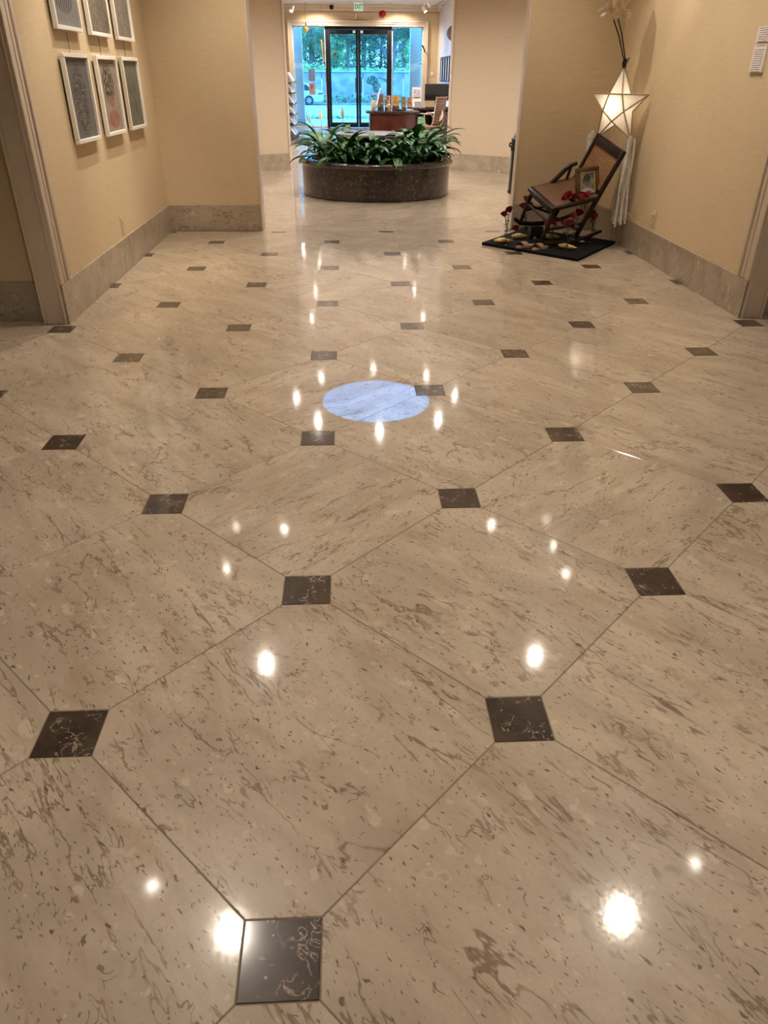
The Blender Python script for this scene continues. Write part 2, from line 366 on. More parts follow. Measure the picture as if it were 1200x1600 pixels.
# right side runs from -aN .. aF, left side from PI-aF .. PI+aN
arc_wall('wall_rotunda_right', -aR, aF, 0, H, RR, RR+0.14, M_WALL2, 'curved pale tan rotunda wall right of the planter')
arc_wall('wall_rotunda_left', PI-aF, PI+aN, 0, H, RR, RR+0.14, M_WALL2, 'curved pale tan rotunda wall left of the planter')
struct('wall_lobby_left', MB().box(-1.8, -1.6, 11.8, 22, 0, H).box(-1.8, -0.72, 11.75, 11.9, 0, H), M_WALL2, 'lobby wall behind the brochure rack')
struct('wall_lobby_right', MB().box(2.64, 2.84, 11.8, 22, 0, H).box(1.72, 2.84, 11.75, 11.9, 0, H), M_WHITE, 'pale lobby wall hung with narrow dark frames')
WX0, WX1, WZ = -1.19, 2.24, 2.34
struct('wall_far', MB().box(-1.8, WX0, 22, 22.25, 0, H).box(WX1, 2.84, 22, 22.25, 0, H).box(WX0, WX1, 22, 22.25, WZ, H), M_WALL, 'tan lobby wall round the glazed entrance')
struct('wall_facade_left', MB().box(-6, -1.8, 22, 22.25, 0, H), M_WALL)
struct('wall_facade_right', MB().box(2.84, 7, 22, 22.25, 0, H), M_WALL)

# ------------------------------------------------------------------ marble baseboards, panel by panel
BH = 0.222
def base_run(name, label, axis, fixed, face, start, end, n, thick=0.016):
    """A row of marble panels; axis 'y' runs along y on plane x=fixed, face = outward sign."""
    d = (end-start)/n; o0 = thick*face
    root = None
    for k in range(n):
        a, b = start+k*d+0.0008, start+(k+1)*d-0.0008
        lo, hi = sorted((fixed, fixed+o0))
        mb = MB()
        if axis == 'y': mb.bbox(lo, hi, a, b, 0, BH, 0.0015, 1)
        else: mb.bbox(a, b, lo, hi, 0, BH, 0.0015, 1)
        if root is None:
            root = bpy.data.objects.new(name, None); C.objects.link(root); root['kind'] = 'structure'; root['label'] = label
            root.location = (fixed, start, 0) if axis == 'y' else (start, fixed, 0)
        mb.build('marble_panel', M_BASE, root, 0)
    return root
base_run('baseboard_left', 'tall beige marble baseboard below the framed prints', 'y', -1.5, 1, 3.60, 6.56, 4)
base_run('baseboard_right', 'tall beige marble baseboard on the right wall', 'y', 2.5, -1, 3.60, 6.56, 4)
base_run('baseboard_front_left', 'beige marble baseboard left of the rotunda opening', 'x', 6.56, -1, -1.5, -0.665, 1)
base_run('baseboard_front_right', 'beige marble baseboard behind the rocking chair', 'x', 6.56, -1, 1.695, 2.5, 1)
base_run('baseboard_side_left', 'beige marble baseboard of the dim left corridor', 'x', 3.68, -1, -6, -1.628, 5)
base_run('baseboard_side_right', 'beige marble baseboard of the right cross corridor', 'x', 3.68, -1, 2.628, 7, 5)
for nm, lb, a0, a1 in (('baseboard_rotunda_right', 'curved beige marble baseboard right of the planter', -aR+0.01, aF-0.01), ('baseboard_rotunda_left', 'curved beige marble baseboard left of the planter', PI-aF+0.01, PI+aN-0.01)):
    r = bpy.data.objects.new(nm, None); C.objects.link(r); r['kind'] = 'structure'; r['label'] = lb; r.location = (RC.x, RC.y, 0)
    n = 8
    for k in range(n): arc_wall('marble_panel', a0+(a1-a0)*k/n+0.0004, a0+(a1-a0)*(k+1)/n-0.0004, 0, BH, RR-0.016, RR, M_BASE, None, r, 6)

# ------------------------------------------------------------------ cased openings and jambs
def casing(sx, name, label):
    """The corner casing of the cross corridor: fluted boards on the hall face, plain jamb to the floor."""
    X = lambda x: 0.5+sx*(x-0.5)
    r = bpy.data.objects.new(name, None); C.objects.link(r); r['kind'] = 'structure'; r['label'] = label; r.location = (X(2.55), 3.6, 0)
    def b(nm, x0, x1, y0, y1, z0, z1, m=M_CREAM, bv=0.003):
        x0, x1 = sorted((X(x0), X(x1))); MB().bbox(x0, x1, y0, y1, z0, z1, bv, 2).build(nm, m, r)
    b('jamb_board', 2.497, 2.628, 3.600, 3.72, 0, H)
    b('jamb_bead', 2.500, 2.513, 3.588, 3.602, 0, H)
    b('jamb_bead', 2.613, 2.627, 3.588, 3.602, 0, H)
    for k, (y0, y1, t) in enumerate(((3.592, 3.640, .020), (3.643, 3.664, .013), (3.667, 3.688, .016), (3.691, 3.712, .012), (3.715, 3.748, .022))):
        b('fluted_board', 2.5-t, 2.501, y0, y1, BH+0.001, H, M_CREAM, 0.004)
    b('marble_end_panel', 2.628, 2.668, 3.640, 3.664, 0, BH, M_BASE, 0.0015)
casing(-1, 'trim_1', 'fluted cream casing at the near end of the left wall')
casing(1, 'trim_2', 'fluted cream casing at the near end of the right wall')
def jamb(name, label, x0, x1, y0, y1): return struct(name, MB().bbox(x0, x1, y0, y1, 0, H, 0.003, 2), M_CREAM, label)
jamb('trim_3', 'pale jamb left of the rotunda opening', -0.662, -0.648, 6.548, 6.775)
jamb('trim_4', 'pale jamb right of the rotunda opening', 1.678, 1.692, 6.548, 6.662)
jamb('trim_5', 'pale edge of the lobby opening on the left', -0.722, -0.70, 11.70, 11.86)
jamb('trim_6', 'pale edge of the lobby opening on the right', 1.702, 1.722, 11.70, 11.86)
# entrance surround and crown moulding
def surround(name, label, prof):
    r = bpy.data.objects.new(name, None); C.objects.link(r); r['kind'] = 'structure'; r['label'] = label; r.location = (0.525, 22, 0)
    for a, b_, t in prof:
        MB().bbox(WX0-b_, WX0-a, 22-t, 22.0, 0, WZ+b_, 0.004, 2).build('side_moulding', M_CREAM, r)
        MB().bbox(WX1+a, WX1+b_, 22-t, 22.0, 0, WZ+b_, 0.004, 2).build('side_moulding', M_CREAM, r)
        MB().bbox(WX0-a, WX1+a, 22-t, 22.0, WZ+a, WZ+b_, 0.004, 2).build('head_moulding', M_CREAM, r)
surround('trim_7', 'stepped cream surround of the glazed entrance', ((0.0, .045, .02), (.045, .085, .035), (.085, .118, .055)))
def crown(name, label, pts, z, m):
    return struct(name, pts, m, label)
crown('trim_8', 'crown moulding above the entrance', MB().bbox(-1.6, 2.64, 21.90, 22.0, 2.74, 2.80, .01).bbox(-1.6, 2.64, 21.95, 22.0, 2.66, 2.745, .008).bbox(-1.6, 2.64, 21.975, 22.0, 2.625, 2.64, .004), 0, M_CREAM)
crown('trim_9', 'crown moulding on the right lobby wall', MB().bbox(2.54, 2.64, 11.9, 21.9, 2.74, 2.80, .01).bbox(2.59, 2.64, 11.9, 21.95, 2.66, 2.745, .008), 0, M_CREAM)

# ------------------------------------------------------------------ glazed entrance
g = NT('clear_glass'); g.n.remove(g.p)
tr = g.node('ShaderNodeBsdfTransparent'); tr.inputs[0].default_value = (.93,.96,.97,1); gl = g.node('ShaderNodeBsdfGlossy'); gl.inputs['Roughness'].default_value = 0.02
fr = g.node('ShaderNodeFresnel'); fr.inputs[0].default_value = 1.35; mx = g.node('ShaderNodeMixShader')
g.put(mx.inputs[0], fr.outputs[0]); g.put(mx.inputs[1], tr.outputs[0]); g.put(mx.inputs[2], gl.outputs[0]); g.put(g.out.inputs[0], mx.outputs[0]); M_GLASS = g.m
def window(name, label, x0, x1):
    r = bpy.data.objects.new(name, None); C.objects.link(r); r['kind'] = 'structure'; r['label'] = label; r.location = ((x0+x1)/2, 22.1, 0)
    f = MB().box(x0, x1, 22.08, 22.13, 0, .035).box(x0, x1, 22.08, 22.13, WZ-.02, WZ).box(x0, x0+.022, 22.08, 22.13, .035, WZ-.02).box(x1-.022, x1, 22.08, 22.13, .035, WZ-.02)
    f.build('window_frame', M_WHITE, r, 0)
    MB().box(x0+.022, x1-.022, 22.100, 22.106, .035, WZ-.02).build('pane', M_GLASS, r, 0)
window('window_1', 'clear sidelight left of the black framed doors', WX0, -.335); window('window_2', 'clear sidelight right of the black framed doors', 1.415, WX1)
fr_ = MB().bbox(-.335, -.27, 22.06, 22.16, 0, WZ, .004).bbox(1.35, 1.415, 22.06, 22.16, 0, WZ, .004).bbox(-.27, 1.35, 22.06, 22.16, 2.275, WZ-.0, .004)
struct('trim_10', fr_, M_BLACK, 'black metal door frame')
def leaf(name, label, x0, x1, hx):
    r = bpy.data.objects.new(name, None); C.objects.link(r); r['kind'] = 'structure'; r['label'] = label; r.location = ((x0+x1)/2, 22.1, 0)
    MB().bbox(x0, x0+.062, 22.08, 22.13, .012, 2.27, .004).build('stile', M_BLACK, r)
    MB().bbox(x1-.062, x1, 22.08, 22.13, .012, 2.27, .004).build('stile', M_BLACK, r)
    MB().bbox(x0+.062, x1-.062, 22.08, 22.13, 2.17, 2.27, .004).build('top_rail', M_BLACK, r)
    MB().bbox(x0+.062, x1-.062, 22.08, 22.13, .012, .13, .004).build('bottom_rail', M_BLACK, r)
    MB().box(x0+.062, x1-.062, 22.10, 22.106, .13, 2.17).build('pane', M_GLASS, r, 0)
    MB().tube([(hx,22.08,.85),(hx,22.02,.86),(hx,22.01,.90),(hx,22.01,1.14),(hx,22.02,1.18),(hx,22.08,1.19)], .011, 8).build('pull_handle', M_BLACK, r)
    cx = hx+(.02 if hx > .52 else -.02)
    MB().bbox(cx-.04, cx+.03, 22.03, 22.08, 2.19, 2.25, .004).build('door_closer', M_WHITE, r)
leaf('door_1', 'left glass door leaf with black frame', -.268, .522, .445); leaf('door_2', 'right glass door leaf with black frame', .528, 1.348, .607)

# ------------------------------------------------------------------ lamps of the place and one added pair
def spot(name, loc, target, power, size, blend=0.9, radius=0.045, col=WARM, parent=None):
    d = bpy.data.lights.new(name, 'SPOT'); d.energy = power; d.spot_size = math.radians(size); d.spot_blend = blend; d.shadow_soft_size = radius; d.color = col
    o = bpy.data.objects.new(name, d); C.objects.link(o)
    v = Vector(target)-Vector(loc); o.rotation_euler = v.to_track_quat('-Z', 'Y').to_euler()
    if parent is not None: o.parent = parent; o.location = Vector(loc)-parent.location
    else: o.location = loc
    return o
ring_me = MB().lathe([(.030,-.002),(.052,-.010),(.078,-.008),(.082,0),(.030,0),(.030,-.002)], n=24).mesh('trim_ring'); ring_me.materials.append(M_WHITE)
lens_me = MB().lathe([(.0001,-.003),(.030,-.003)], n=24).mesh('lens'); lens_me.materials.append(M_LAMP)
for f in lens_me.polygons: f.flip()
def downlight(x, y, label, power, size=142, group=None, col=WARM):
    r = thing('downlight', label, 'ceiling light', (x, y, H), 0, group)
    inst('trim_ring', ring_me, r, (0,0,0)); inst('lens', lens_me, r, (0,0,0))
    spot('lamp', (x, y, H-.015), (x, y, 0), power, size, 0.85, .021, col, r)
for y, where in ((-0.5, 'added unseen behind the viewpoint'), (1.60, 'nearest the viewpoint'), (3.72, 'level with the near wall ends'), (5.75, 'just before the rotunda')):  # first pair is unseen, added behind the camera for more light
    for x, side in ((-.58, 'left'), (1.59, 'right')): downlight(x, y, 'recessed hall downlight, %s row, %s' % (side, where), P_HALL*(0.7 if y < 0 else 0.9 if y < 3 else 0.62 if (x > 1 and y > 5) else 1.0), 112)
for k in range(8):
    a = PI/2+k*PI/4; downlight(.51+1.16*math.cos(a), 9.3+1.2*math.sin(a), 'recessed rotunda downlight, %s of the ring of eight' % ('farthest', 'far left', 'leftmost', 'near left', 'nearest', 'near right', 'rightmost', 'far right')[k], P_RING, group='ring of downlights above the planter', col=COOL)
for y, where in ((13.4, 'just past the rotunda'), (15.5, 'above the reception desk'), (18.4, 'half way to the doors')):
    for x, side in ((-.58, 'left'), (1.59, 'right')): downlight(x, y, 'recessed lobby downlight, %s row, %s' % (side, where), P_LOBBY, col=COOL)
downlight(-.523, 21.5, 'recessed downlight in front of the left sidelight', 150, 150); downlight(1.58, 21.5, 'recessed downlight in front of the right sidelight', 150, 150)
def track_head(x, y, z, tgt, label, power, size=70, group=None, bright=M_LAMP, track=True):
    """A can lamp on a stem below its own ceiling canopy, aimed at tgt."""
    r = thing('track_lamp', label, 'spotlight', (x, y, H), 0, group)
    MB().lathe([(.0001,0),(.045,0),(.045,-.02),(.0001,-.025)], x, y, H, 20).build('canopy', M_WHITE, r)
    MB().tube([(x, y, H-.02), (x, y, z)], .006, 8).build('stem', M_WHITE, r)
    d = (Vector(tgt)-Vector((x,y,z))).normalized(); q = d.to_track_quat('Z', 'Y').to_matrix().to_4x4(); q.translation = (x, y, z)
    MB().lathe([(.0001,-.07),(.022,-.068),(.030,-.05),(.034,.03),(.037,.055),(.032,.055),(.030,.03)], n=20).xf(q).build('can', M_WHITE, r)
    MB().lathe([(.0001,.04),(.031,.04)], n=20).xf(q).build('lens', bright, r)
    spot('lamp', Vector((x,y,z))+d*.06, tgt, power, size, 0.6, .012, WARM, r)
for x, y, t, lb in ((-1.0, 4.75, (-1.5, 4.6, 1.2), 'white track lamp aimed at the nearest framed prints'), (-1.0, 5.45, (-1.5, 5.5, 1.2), 'white track lamp aimed at the farther framed prints'),
                (-.99, 1.75, (-1.9, 2.0, 0.0), 'white track lamp on the left of the cross corridor'), (2.02, 1.75, (2.9, 2.0, 0.0), 'white track lamp on the right of the cross corridor'),
                (2.02, 4.55, (2.5, 4.3, .9), 'white track lamp aimed at the wall text cards'), (2.02, 5.0, (2.5, 4.9, .7), 'white track lamp aimed at the right wall'), (2.05, 5.45, (2.5, 5.5, 1.5), 'white track lamp aimed at the wall beside the star lantern')):
    track_head(x, y, 2.62, t, lb, P_TRACK*(.7 if y < 3 else 1.75 if x < 0 else .6))
track_head(-.93, 18.0, 2.44, (-1.5, 17.2, 1.2), 'small lit spotlight hanging near the brochure rack', 18); track_head(1.872, 18.0, 2.46, (2.5, 17.6, 1.5), 'nearer lit spotlight hanging by the right lobby wall', 18); track_head(1.90, 17.3, 2.50, (2.6, 18.8, 1.6), 'higher lit spotlight beside another by the right lobby wall', 18)
# the projector that throws the round blue-white spot on the floor
r = thing('spot_projector', 'ceiling projector throwing a round bluish spot on the marble', 'projector', (.25, 2.05, H))
MB().lathe([(.0001,0),(.05,0),(.05,-.02),(.0001,-.02)], .25, 2.05, H, 20).build('canopy', M_BLACK, r)
MB().lathe([(.0001,-.04),(.05,-.045),(.055,-.16),(.035,-.22),(.0001,-.2)], .25, 2.05, H, 20).build('housing', M_BLACK, r)
spot('beam', (.25, 2.05, H-.24), (.247, 2.385, 0), 700, 10.6, 0.02, .003, (.02,.30,1.0), r)

# ------------------------------------------------------------------ framed prints on the left wall
def print_mat(name, paper, ink, kind):
    t = NT(name); v = t.coord('Object', rand=0)
    sx = t.node('ShaderNodeSeparateXYZ'); t.put(sx.inputs[0], v); u_, w_ = sx.outputs[1], sx.outputs[2]
    n = t.noise(v, 70, 4, 0.7); base = t.mix(t.ramp(n, .3, .7), tuple(c*.75 for c in paper), paper)
    ab = t.math('ABSOLUTE', t.math('SUBTRACT', t.noise(v, 24, 3, .6, 2.5), .5)); lines = t.ramp(ab, .05, .015)
    def ell(cu, cw, ru, rw, soft=.25):
        a = t.math('POWER', t.math('DIVIDE', t.math('SUBTRACT', u_, cu), ru), 2); b = t.math('POWER', t.math('DIVIDE', t.math('SUBTRACT', w_, cw), rw), 2)
        return t.ramp(t.math('ADD', a, b), 1+soft, 1-soft)
    if kind == 'oval':
        m = ell(0, -.01, .125, .185); base = t.mix(m, base, ink)
        base = t.mix(t.math('MULTIPLY', t.math('MULTIPLY', m, lines), .8), base, (.33,.30,.26))
    elif kind == 'tree':
        m = ell(0, .07, .13, .115, .5); base = t.mix(t.math('MULTIPLY', m, t.ramp(t.noise(v, 40, 3), .38, .55)), base, ink)
        m2 = t.math('MAXIMUM', ell(.03, -.035, .055, .035), ell(.02, -.14, .13, .055)); red = t.mix(lines, (.26,.055,.03), (.31,.20,.15))
        base = t.mix(t.math('MULTIPLY', t.math('MULTIPLY', m2, t.ramp(t.noise(v, 34, 3, .6, 1.5), .36, .50)), .9), base, red)
    elif kind == 'faint':
        m = ell(0, -.02, .12, .17, .8); base = t.mix(t.math('MULTIPLY', m, t.ramp(t.noise(v, 18, 4), .4, .6)), base, ink)
        base = t.mix(t.math('MULTIPLY', lines, .25), base, (.34,.29,.2))
    elif kind == 'rows':
        wv = t.node('ShaderNodeTexWave', wave_type='BANDS', bands_direction='Y'); t.put(wv.inputs[0], v); wv.inputs['Scale'].default_value = 9; wv.inputs['Distortion'].default_value = 3
        m = t.math('MULTIPLY', t.ramp(wv.outputs[1], .5, .7), ell(0, -.09, .15, .06)); base = t.mix(m, base, ink)
    else:
        base = t.mix(t.math('MULTIPLY', lines, .8), base, ink)
    return t.fin(base, .6, spec=.06)
frames = [  # y0, z0, material, label
 (4.310, 1.462, print_mat('print_a', (.24,.23,.225), (.06,.058,.06), 'rows'), 'white framed grey print, upper row, nearest the casing'),
 (4.955, 1.458, print_mat('print_b', (.13,.11,.085), (.26,.22,.165), 'curls'), 'white framed dark brown print, upper row, middle'),
 (5.590, 1.455, print_mat('print_c', (.16,.14,.115), (.30,.25,.20), 'curls'), 'white framed print with pale curls, upper row, nearest the rotunda'),
 (4.310, .880, print_mat('print_d', (.17,.16,.15), (.045,.042,.042), 'oval'), 'white framed grey print with a dark oval figure'),
 (4.955, .880, print_mat('print_e', (.31,.255,.195), (.055,.047,.03), 'tree'), 'white framed print with dark foliage above red shapes'),
 (5.590, .882, print_mat('print_f', (.17,.16,.125), (.09,.088,.07), 'faint'), 'white framed faint grey green print, lower row, nearest the rotunda')]
FW, FH, FD, FB = .468, .470, .038, .022
for y0, z0, m, lb in frames:
    r = thing('framed_print', lb, 'picture', (-1.5, y0+FW/2, z0), 0, 'framed prints on the left wall')
    f = MB()
    f.bbox(0.012, FD, -FW/2, FW/2, 0, FB, .002, 1).bbox(0.012, FD, -FW/2, FW/2, FH-FB, FH, .002, 1).bbox(0.012, FD, -FW/2, -FW/2+FB, FB, FH-FB, .002, 1).bbox(0.012, FD, FW/2-FB, FW/2, FB, FH-FB, .002, 1)
    f.build('frame', M_FWHITE, r, 35, True)
    MB().box(.012, .022, -FW/2+FB, FW/2-FB, -FH/2+FB, FH/2-FB).build('print', m, r, 0, True, (0, 0, FH/2))
    z1 = (1.458 if z0 < 1 else H) - z0
    if z0 < 1: MB().tube([(.006, 0, FH), (.006, .004, z1)], .0016, 6).build('hanging_wire', M_RUBBER, r, 35, True)
    else: MB().tube([(.006, 0, FH), (.006, 0, z1)], .0016, 6).build('hanging_wire', M_RUBBER, r, 35, True)
def outlet(x, y, z, nx, label):
    r = thing('wall_outlet', label, 'outlet', (x, y, z-.057)); 
    MB().bbox(*sorted((x, x+nx*.006)), y-.035, y+.035, z-.057, z+.057, .002, 1).build('cover_plate', M_OUTLET, r)
    for dz in (-.022, .022):
        p = MB().bbox(*sorted((x+nx*.005, x+nx*.009)), y-.016, y+.016, z+dz-.014, z+dz+.014, .002, 1).build('socket', M_CREAM, r)
        MB().box(*sorted((x+nx*.0088, x+nx*.0093)), y-.007, y-.004, z+dz-.006, z+dz+.006).box(*sorted((x+nx*.0088, x+nx*.0093)), y+.004, y+.007, z+dz-.006, z+dz+.006).build('slot', M_RUBBER, p, 0)
outlet(-1.5, 5.028, .307, 1, 'ivory wall outlet below the framed prints'); outlet(2.5, 5.19, .315, -1, 'ivory wall outlet with a cord plugged in, near the star lantern')

# wall text cards, right
t = NT('printed_card'); v = t.coord('Object'); sx = t.node('ShaderNodeSeparateXYZ'); t.put(sx.inputs[0], v)
row = t.math('FRACT', t.math('MULTIPLY', sx.outputs[2], 95)); ink = t.ramp(row, .52, .60)
words_ = t.node('ShaderNodeMapping'); t.put(words_.inputs[0], v); words_.inputs['Scale'].default_value = (1, 150, 95)
ch = t.ramp(t.noise(words_.outputs[0], 1.0, 2), .40, .47); mar = t.math('MULTIPLY', t.ramp(t.math('ABSOLUTE', sx.outputs[1]), .058, .055), t.ramp(t.noise(t.coord('Object', scale=(0,0,1)), 30, 1), .36, .40))
M_CARD = t.fin(t.mix(t.math('MULTIPLY', t.math('MULTIPLY', ink, ch), mar), (.76,.70,.66), (.16,.14,.15)), .6)
for y, z, hh, ww, lb in ((4.10, 1.418, .075, .15, 'small white title card on the right wall, above the longer text card'), (4.105, 1.272, .138, .145, 'tall white text card on the right wall below the title card')):
    r = thing('text_card', lb, 'card', (2.5, y, z)); MB().box(-.012, 0, -ww/2, ww/2, 0, hh).build('foam_board', M_PAPER, r, 0, True)
    MB().box(-.0128, -.0119, -ww/2+.001, ww/2-.001, -hh/2+.001, hh/2-.001).build('printed_sheet', M_CARD, r, 0, True, (0,0,hh/2))

# ------------------------------------------------------------------ planter
PX, PY = .505, 9.17
r = thing('round_planter', 'low round brown granite planter in the middle of the rotunda', 'planter', (PX, PY, 0))
MB().lathe([(.0001,.0),(.895,0),(.90,.006),(.90,.335),(.84,.335)], 0, 0, 0, 96).build('body', M_GRANITE, r, 35, True)
MB().lathe([(.90,.332),(.925,.334),(.938,.345),(.942,.36),(.938,.376),(.925,.388),(.90,.392),(.80,.392),(.785,.386),(.78,.33),(.84,.32),(.90,.332)], 0, 0, 0, 96).build('rim', M_GRANITE, r, 50, True)
MB().lathe([(.0001,.345),(.3,.35),(.78,.345)], 0, 0, 0, 64).build('soil', plain('potting_soil', (.035,.024,.016), .95, var=.5, scale=60), r, 35, True)
r = thing('stone_pedestal', 'round stone pedestal with a flat overhanging top rising from the planter', 'pedestal', (PX-.07, PY+.05, .35))
MB().lathe([(.0001,0),(.36,0),(.36,.03),(.33,.05),(.33,.24),(.36,.26),(.0001,.26)], n=64).build('column', M_GRANITE, r, 35, True)
MB().lathe([(.0001,.258),(.40,.258),(.415,.266),(.418,.28),(.412,.296),(.395,.302),(.34,.302),(.33,.296),(.0001,.294)], n=72).build('top', marble('pedestal_stone', dark=(.13,.105,.095), light=(.23,.195,.175), polish=False), r, 40, True)

# peace lilies
def leaf_mat(name, a, b):
    t = NT(name); v = t.coord('Object'); sx = t.node('ShaderNodeSeparateXYZ'); t.put(sx.inputs[0], v)
    oi = t.node('ShaderNodeObjectInfo')
    wv = t.node('ShaderNodeTexWave', bands_direction='X'); t.put(wv.inputs[0], v); wv.inputs['Scale'].default_value = 22; wv.inputs['Distortion'].default_value = 1
    c = t.mix(oi.outputs['Random'], a, b); c = t.mix(t.math('MULTIPLY', wv.outputs[1], .25), c, tuple(x*1.6 for x in b))
    t.bump(wv.outputs[1], .25, .002); m = t.fin(c, .38, spec=.25); return m
M_LEAF = leaf_mat('lily_leaf', (.007,.036,.006), (.022,.095,.014))
M_STALK = plain('lily_stalk', (.06,.16,.04), .4)
M_SPATHE = plain('lily_spathe', (.72,.66,.58), .5, var=.06)
def leaf_mesh(L, W, arch, droop, fold, seed):
    """A lanceolate blade on a petiole, growing along +x and arching over."""
    rg = random.Random(seed); mb = MB(); n = 9; vs_ = []; mid = []
    x, z, a = 0.0, 0.0, arch
    pet = L*.75
    pts = [Vector((0,0,0))]
    for k in range(5):
        x += pet/5*math.cos(a); z += pet/5*math.sin(a); a -= droop*.12; pts.append(Vector((x,0,z)))
    mb.tube(pts, [.0042,.004,.0036,.0032,.003,.0026], 5)
    tw = rg.uniform(-.3,.3)
    for k in range(n+1):
        s_ = k/n; wd = W*(math.sin(PI*min(1, s_**.72*.99+.01))**.85)*(1 if s_ < .98 else .3)
        if k in (0,): wd = .002
        if k == n: wd = .0006
        nx, nz = -math.sin(a), math.cos(a); cr = fold*wd; yy = math.sin(tw)*wd*.4*s_
        vs_ += [Vector((x+nx*(cr+yy), wd, z+nz*(cr+yy))), Vector((x, 0, z)), Vector((x+nx*(cr-yy), -wd, z+nz*(cr-yy)))]
        x += L/n*math.cos(a); z += L/n*math.sin(a); a -= droop*(.05+.16*s_)
    fs = []
    for k in range(n):
        for c in (0,1): fs.append((k*3+c, k*3+c+1, k*3+c+4, k*3+c+3))
    o = len(vs_); under = [v+Vector((0,0,-.0012)) for v in vs_]
    mb.add(vs_+under, fs+[tuple(reversed([i+o for i in f])) for f in fs])
    me = mb.mesh('lily_leaf', 60); me.materials.append(M_LEAF); return me
LV = [leaf_mesh(.21,.027,1.15,1.25,.35,1), leaf_mesh(.24,.031,1.3,1.4,.3,2), leaf_mesh(.19,.026,.9,1.1,.35,3), leaf_mesh(.26,.030,1.35,1.2,.28,4), leaf_mesh(.22,.034,1.05,1.45,.25,5), leaf_mesh(.18,.025,1.2,.9,.4,6)]
def spathe_mesh():
    mb = MB(); mb.tube([(0,0,0),(.01,0,.2),(.03,0,.40)], [.004,.0035,.003], 6); n = 8; vs_ = []
    for k in range(n+1):
        s_ = k/n; wd = .019*math.sin(PI*min(1, s_**.8*.98+.02)); z = .39+.115*s_; x = .03+.02*math.sin(s_*2.4)
        vs_ += [(x+wd*.5, wd, z), (x-.006, 0, z), (x+wd*.5, -wd, z)]
    fs = [(k*3+c, k*3+c+1, k*3+c+4, k*3+c+3) for k in range(n) for c in (0,1)]
    st = mb.mesh('spathe_stalk'); st.materials.append(M_STALK)
    m2 = MB().add(vs_, fs); m2.add([Vector(v)+Vector((-.0015,0,0)) for v in vs_], [tuple(reversed(f)) for f in fs]); sp = m2.mesh('spathe', 60); sp.materials.append(M_SPATHE)
    m3 = MB().tube([(.034,0,.40),(.036,0,.43),(.036,0,.455)], [.006,.007,.003], 8); sd = m3.mesh('spadix'); sd.materials.append(plain('lily_spadix', (.6,.52,.25), .7))
    return st, sp, sd
SP = spathe_mesh(); rg = random.Random(21)
plants = [ # angle round the planter, radius, size, flower tilt(s), label
 (205, .66, 1.0, [(200, .30)], 'peace lily at the far left of the planter rim'), (238, .64, .95, [], 'peace lily at the front left of the planter'),
 (262, .60, .92, [], 'peace lily in front of the pedestal, left of centre'), (292, .62, .98, [], 'peace lily in front, right of the planter centre'),
 (318, .64, 1.05, [], 'large peace lily at the front right of the planter'), (345, .66, 1.0, [(20, .18)], 'peace lily overhanging the right of the planter rim'),
 (165, .66, .95, [(100, .25)], 'peace lily at the back left of the planter'), (130, .62, .85, [(270, .06)], 'peace lily behind the pedestal on the left'), (52, .62, 1.0, [], 'peace lily behind the pedestal on the right'), (18, .66, 1.05, [], 'peace lily at the back right of the planter')]
for ang, rad, size, fls, lb in plants:
    size *= 1.32
    a = math.radians(ang); x, y = PX+rad*math.cos(a), PY+rad*math.sin(a)
    r = thing('peace_lily', lb, 'plant', (x, y, .346), 0, 'peace lilies in the round planter')
    for k in range(44):
        th = k*2.399+rg.uniform(-.4,.4); t_ = k/44
        s_ = size*rg.uniform(.75,1.1)*(1.0 if t_ > .3 else .85)
        inst('leaf', LV[rg.choice((0,1,3,4) if t_ > .45 else (2,4,0,5))], r, (rg.uniform(-.05,.05), rg.uniform(-.05,.05), 0), (rg.uniform(-.15,.15), rg.uniform(-.4,.0) if t_ > .55 else rg.uniform(-.1,.22), th), (s_, s_, s_*rg.uniform(.85,1.1)))
    for d, tilt in fls:
        st = inst('spathe_stalk', SP[0], r, (0,0,0), (0, tilt, math.radians(d)), (1.1,1.1,1.15)); inst('spathe', SP[1], st, (0,0,0)); inst('spadix', SP[2], st, (0,0,0))

# ------------------------------------------------------------------ litter bin by the right jamb
bx_, by_ = 2.145, 8.22
r = thing('litter_bin', 'stainless steel litter bin with black swing top behind the right jamb', 'trash can', (bx_, by_, 0))
MB().lathe([(.0001,0),(.165,0),(.168,.012),(.168,.105),(.16,.11)], bx_, by_, 0, 40).build('plinth', M_CREAM, r)
MB().lathe([(.160,.108),(.176,.11),(.176,.135),(.160,.137)], bx_, by_, 0, 40).build('lower_ring', M_RUBBER, r)
MB().lathe([(.168,.136),(.172,.14),(.172,.535),(.165,.54)], bx_, by_, 0, 40).build('body', M_STEEL, r)
MB().lathe([(.165,.535),(.178,.54),(.178,.655),(.168,.668)], bx_, by_, 0, 40).build('collar', M_RUBBER, r)
MB().lathe([(.168,.66),(.158,.70),(.12,.735),(.06,.752),(.0001,.757)], bx_, by_, 0, 40).build('dome_lid', M_CHROME, r)
MB().tube([(bx_-.172,by_-.03,.575),(bx_-.20,by_-.03,.585),(bx_-.205,by_-.03,.60),(bx_-.20,by_-.03,.615),(bx_-.172,by_-.03,.625)], .009, 8).build('grip', M_RUBBER, r)

